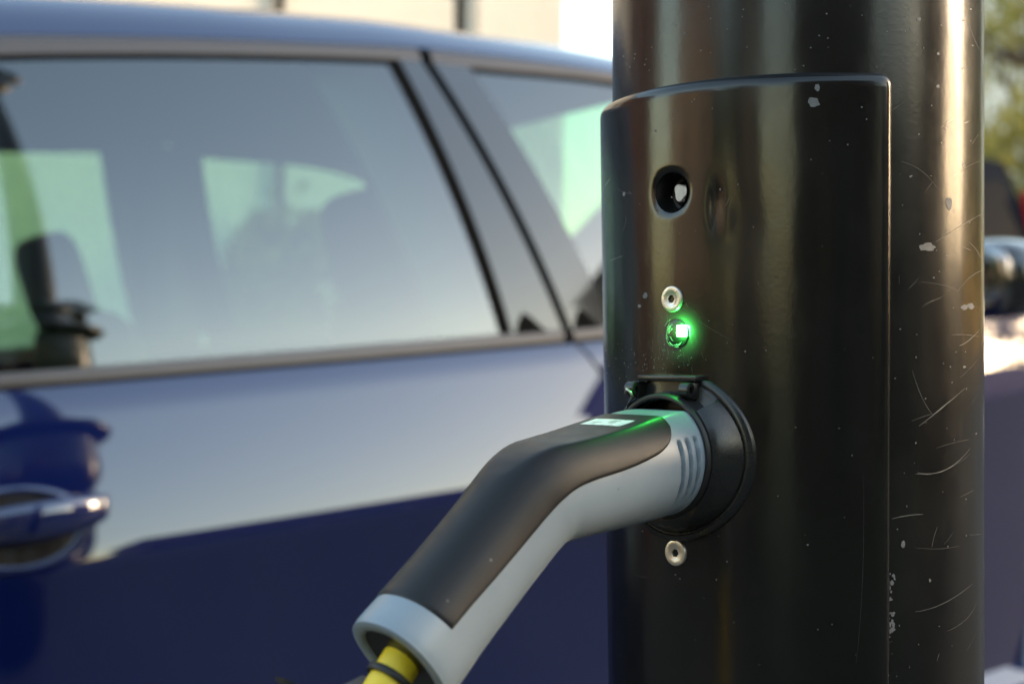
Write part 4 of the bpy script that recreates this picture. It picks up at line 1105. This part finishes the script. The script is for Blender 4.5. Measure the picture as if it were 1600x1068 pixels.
# ------------------------------------------------------------------ grey people carrier across the street
def far_car(label, s_rear, q, length, width, H, flip):
    p = street(s_rear, q, -.12); r = empty('parked_van', tuple(p), (0, -HILL, ROT)); tag(r, label, 'van')
    mp_ = mat('grey_metallic', (.022, .024, .032), .45, .2, ior=1.4)
    mp_.node_tree.nodes['Principled BSDF'].inputs['Specular IOR Level'].default_value = 0; mp_.node_tree.nodes['Principled BSDF'].inputs['Metallic'].default_value = 0; M['van_glass'].node_tree.nodes['Principled BSDF'].inputs['Specular IOR Level'].default_value = .03
    # x runs from the tail (0) down the hill (negative) to the nose
    st = [(.0, .55, .90, 1.0), (.06, .40, 1.10, 1.02), (.5, .32, 1.10, 1.0), (length - 1.2, .32, 1.02, 1.0), (length - .35, .34, .90, .96), (length - .04, .42, .75, .86), (length, .5, .66, .78)]
    mb = MB(); rows = []
    for x, z0, z1, wf in st:
        hw = width / 2 * wf; row = []
        for k in range(24):
            a = 2 * math.pi * k / 24
            y = hw * math.copysign(abs(math.cos(a)) ** .32, math.cos(a)); z = (z0 + z1) / 2 + (z1 - z0) / 2 * math.copysign(abs(math.sin(a)) ** .32, math.sin(a)); row.append(Vector((-x, y + width / 2, z)))
        rows.append(row)
    mb.grid(rows, close_v=True); mb.f += [tuple(range(24)), tuple(len(mb.v) - 24 + k for k in range(24))]
    body = mb.build('body', mp_, r, deg=40)
    # cabin: side profile lofted with tumblehome
    foot = [(-.06, 1.08), (-(length - 1.05), 1.02)]; top = [(-.28, H), (-(length - 2.0), H - .03)]
    def side_pt(f, t, off=0., far=False):
        x = lerp(lerp(foot[0][0], top[0][0], t), lerp(foot[1][0], top[1][0], t), f); z = lerp(lerp(foot[0][1], foot[1][1], f), lerp(top[0][1], top[1][1], f), t)
        y = .03 + .16 * t ** 1.4 - off; return Vector((x, (width - y) if far else y, z))
    mb = MB()
    for fr in (False, True):
        mb.grid([[side_pt(i / 24, t, 0, fr) for i in range(25)] for t in (0, .3, .6, .85, 1)])
    for fe in (0, 1):
        mb.grid([[lerp(side_pt(fe, t, 0, False), side_pt(fe, t, 0, True), j / 8) + Vector(((.03 if fe == 0 else -.12) * math.sin(math.pi * j / 8), 0, 0)) for j in range(9)] for t in (0, .5, 1)])
    mb.build('cabin', mp_, r, deg=40)
    mb = MB(); mb.grid([[lerp(side_pt(i / 16, 1, 0, False), side_pt(i / 16, 1, 0, True), j / 10) + Vector((0, 0, .075 * (1 - abs(2 * j / 10 - 1) ** 4))) for j in range(11)] for i in range(17)]); mb.build('roof', mp_, r, deg=60)
    for fr in (False, True):
        for a, b in ((.035, .26), (.30, .58), (.62, .93)):
            mb = MB(); mb.grid([[side_pt(lerp(a, b, i / 6), lerp(.1, .84, j / 5), .004, fr) for i in range(7)] for j in range(6)]); mb.build('side_window', M['van_glass'], r)
        mb = MB(); mb.tube([side_pt(i / 10, 1, 0, fr) + Vector((0, .05 if not fr else -.05, .045)) for i in range(1, 10)], .016, 8); mb.build('roof_rail', M['alloy'], r)
        y = .06 if not fr else width - .06
        mb = MB(); mb.box((-.20, y - .07, 1.15), (.015, y + .07, 1.70), Matrix.Translation((0, 0, 0)), .03); mb.build('tail_light', M['red_lens'], r, deg=30)
        mb = MB(); mb.sellip((-(length - .12), (.25 if not fr else width - .25), .72), (.12, .18, .08), .6, .6); mb.build('headlight', M['white_lens'], r)
    mb = MB(); mb.grid([[lerp(side_pt(0, t, 0, False), side_pt(0, t, 0, True), j / 8) + Vector((.008 + .03 * math.sin(math.pi * j / 8), 0, 0)) for j in range(1, 8)] for t in (.12, .5, .85)]); mb.build('rear_screen', M['win_glass'], r)
    for x in (.78, length - .85):
        wheel(r, -x, .12, .34, -1, M['alloy']); wheel(r, -x, width - .12, .34, 1, M['alloy'])
far_car('grey people carrier with red tail light parked across the street', uw(1664, 6.3), 6.3, 4.5, 1.85, 1.90, True)

house('white rendered house further up the street beyond the trees', 15.5, 10.5, ROT, 9.0, 6.0, 7, M['white_paint'], M['slate'], [(1, 2.1, .9, 2.3), (4.4, 5.5, .9, 2.3), (1, 2.1, 3.7, 5), (4.4, 5.5, 3.7, 5)], [(6.8, 7.7, .15, 2.2)])
house('unseen brown brick house added beyond the garages to block sun glow', 22.5, -12.0, ROT + math.pi, 8.3, 9.2, 6, M['brick_brown'], M['tile'], [(.9, 2.0, .9, 2.3), (4.2, 5.3, .9, 2.3), (.9, 2.0, 3.2, 4.2), (4.2, 5.3, 3.2, 4.2)], [(2.8, 3.7, .15, 2.2)])  # unseen house, added and raised to block bright sky near the sun
def wood():  # unseen trees, added to block sky beside the bright streak on the column
    rnd = random.Random(5); vs = []; fs = []
    for k in range(26000):
        az = rnd.uniform(36, 73); d = rnd.uniform(32, 42); top = 9.5 + 2.2 * noise.noise(Vector((az * .35, 0, 0))) + 1.0 * noise.noise(Vector((az * 1.3, 3, 0)))
        p = polar(az, d); p.z = hill(p.dot(D)) + top * (1 - rnd.random() ** 1.5 * .98)
        n_ = Vector((rnd.gauss(0, 1), rnd.gauss(0, 1), rnd.gauss(.4, 1))).normalized(); t_ = n_.orthogonal().normalized(); b_ = n_.cross(t_); q = .26 * rnd.uniform(.6, 1.3)
        i = len(vs); vs += [p - t_ * q, p + b_ * q * .6, p + t_ * q, p - b_ * q * .6]; fs.append((i, i + 1, i + 2, i + 3))
    o = mesh('blocking_wood', vs, fs, M['leaf_dark'], None, smooth=False); tag(o, 'unseen dark wood added at the top of the street to block sky glow', 'wood', kind='stuff')
wood()

tree('unseen sparse tree added at the top of the street to thin the sun glow', plant(80.5, 26), 7.0, 2.6, 5200, M['leaf'], 31, .13, low=.06)  # unseen tree, added in the gap to weaken the sun streak

def added_wall():  # unseen wall, added to cut the lower end of the sun streak
    p = street(3.2, -3.45); r = empty('added_wall', tuple(p), (0, -HILL, ROT)); tag(r, 'low brown brick wall added along the near pavement to block low glow', 'wall')
    mb = MB(); mb.box((0, -.11, -.4), (15, .11, 1.25)); mb.build('brickwork', M['brick_brown'], r, smooth=False)
    me = None
    for k in range(25):
        if me is None:
            mb = MB(); mb.box((0, -.15, 1.253), (.59, .15, 1.32), bev=.012); o = mb.build('coping_stone', M['slate'], r, smooth=False); me = o.data
        else:
            o = bpy.data.objects.new('coping_stone', me); col.objects.link(o); o.parent = r
        o.location.x = k * .6
added_wall()

bush('spiky green shrub in front of the cream house, seen through the car', street(4.0, 9.1, -.05), .75, .4, 1.7, 2600, M['leaf'], 61, .09)
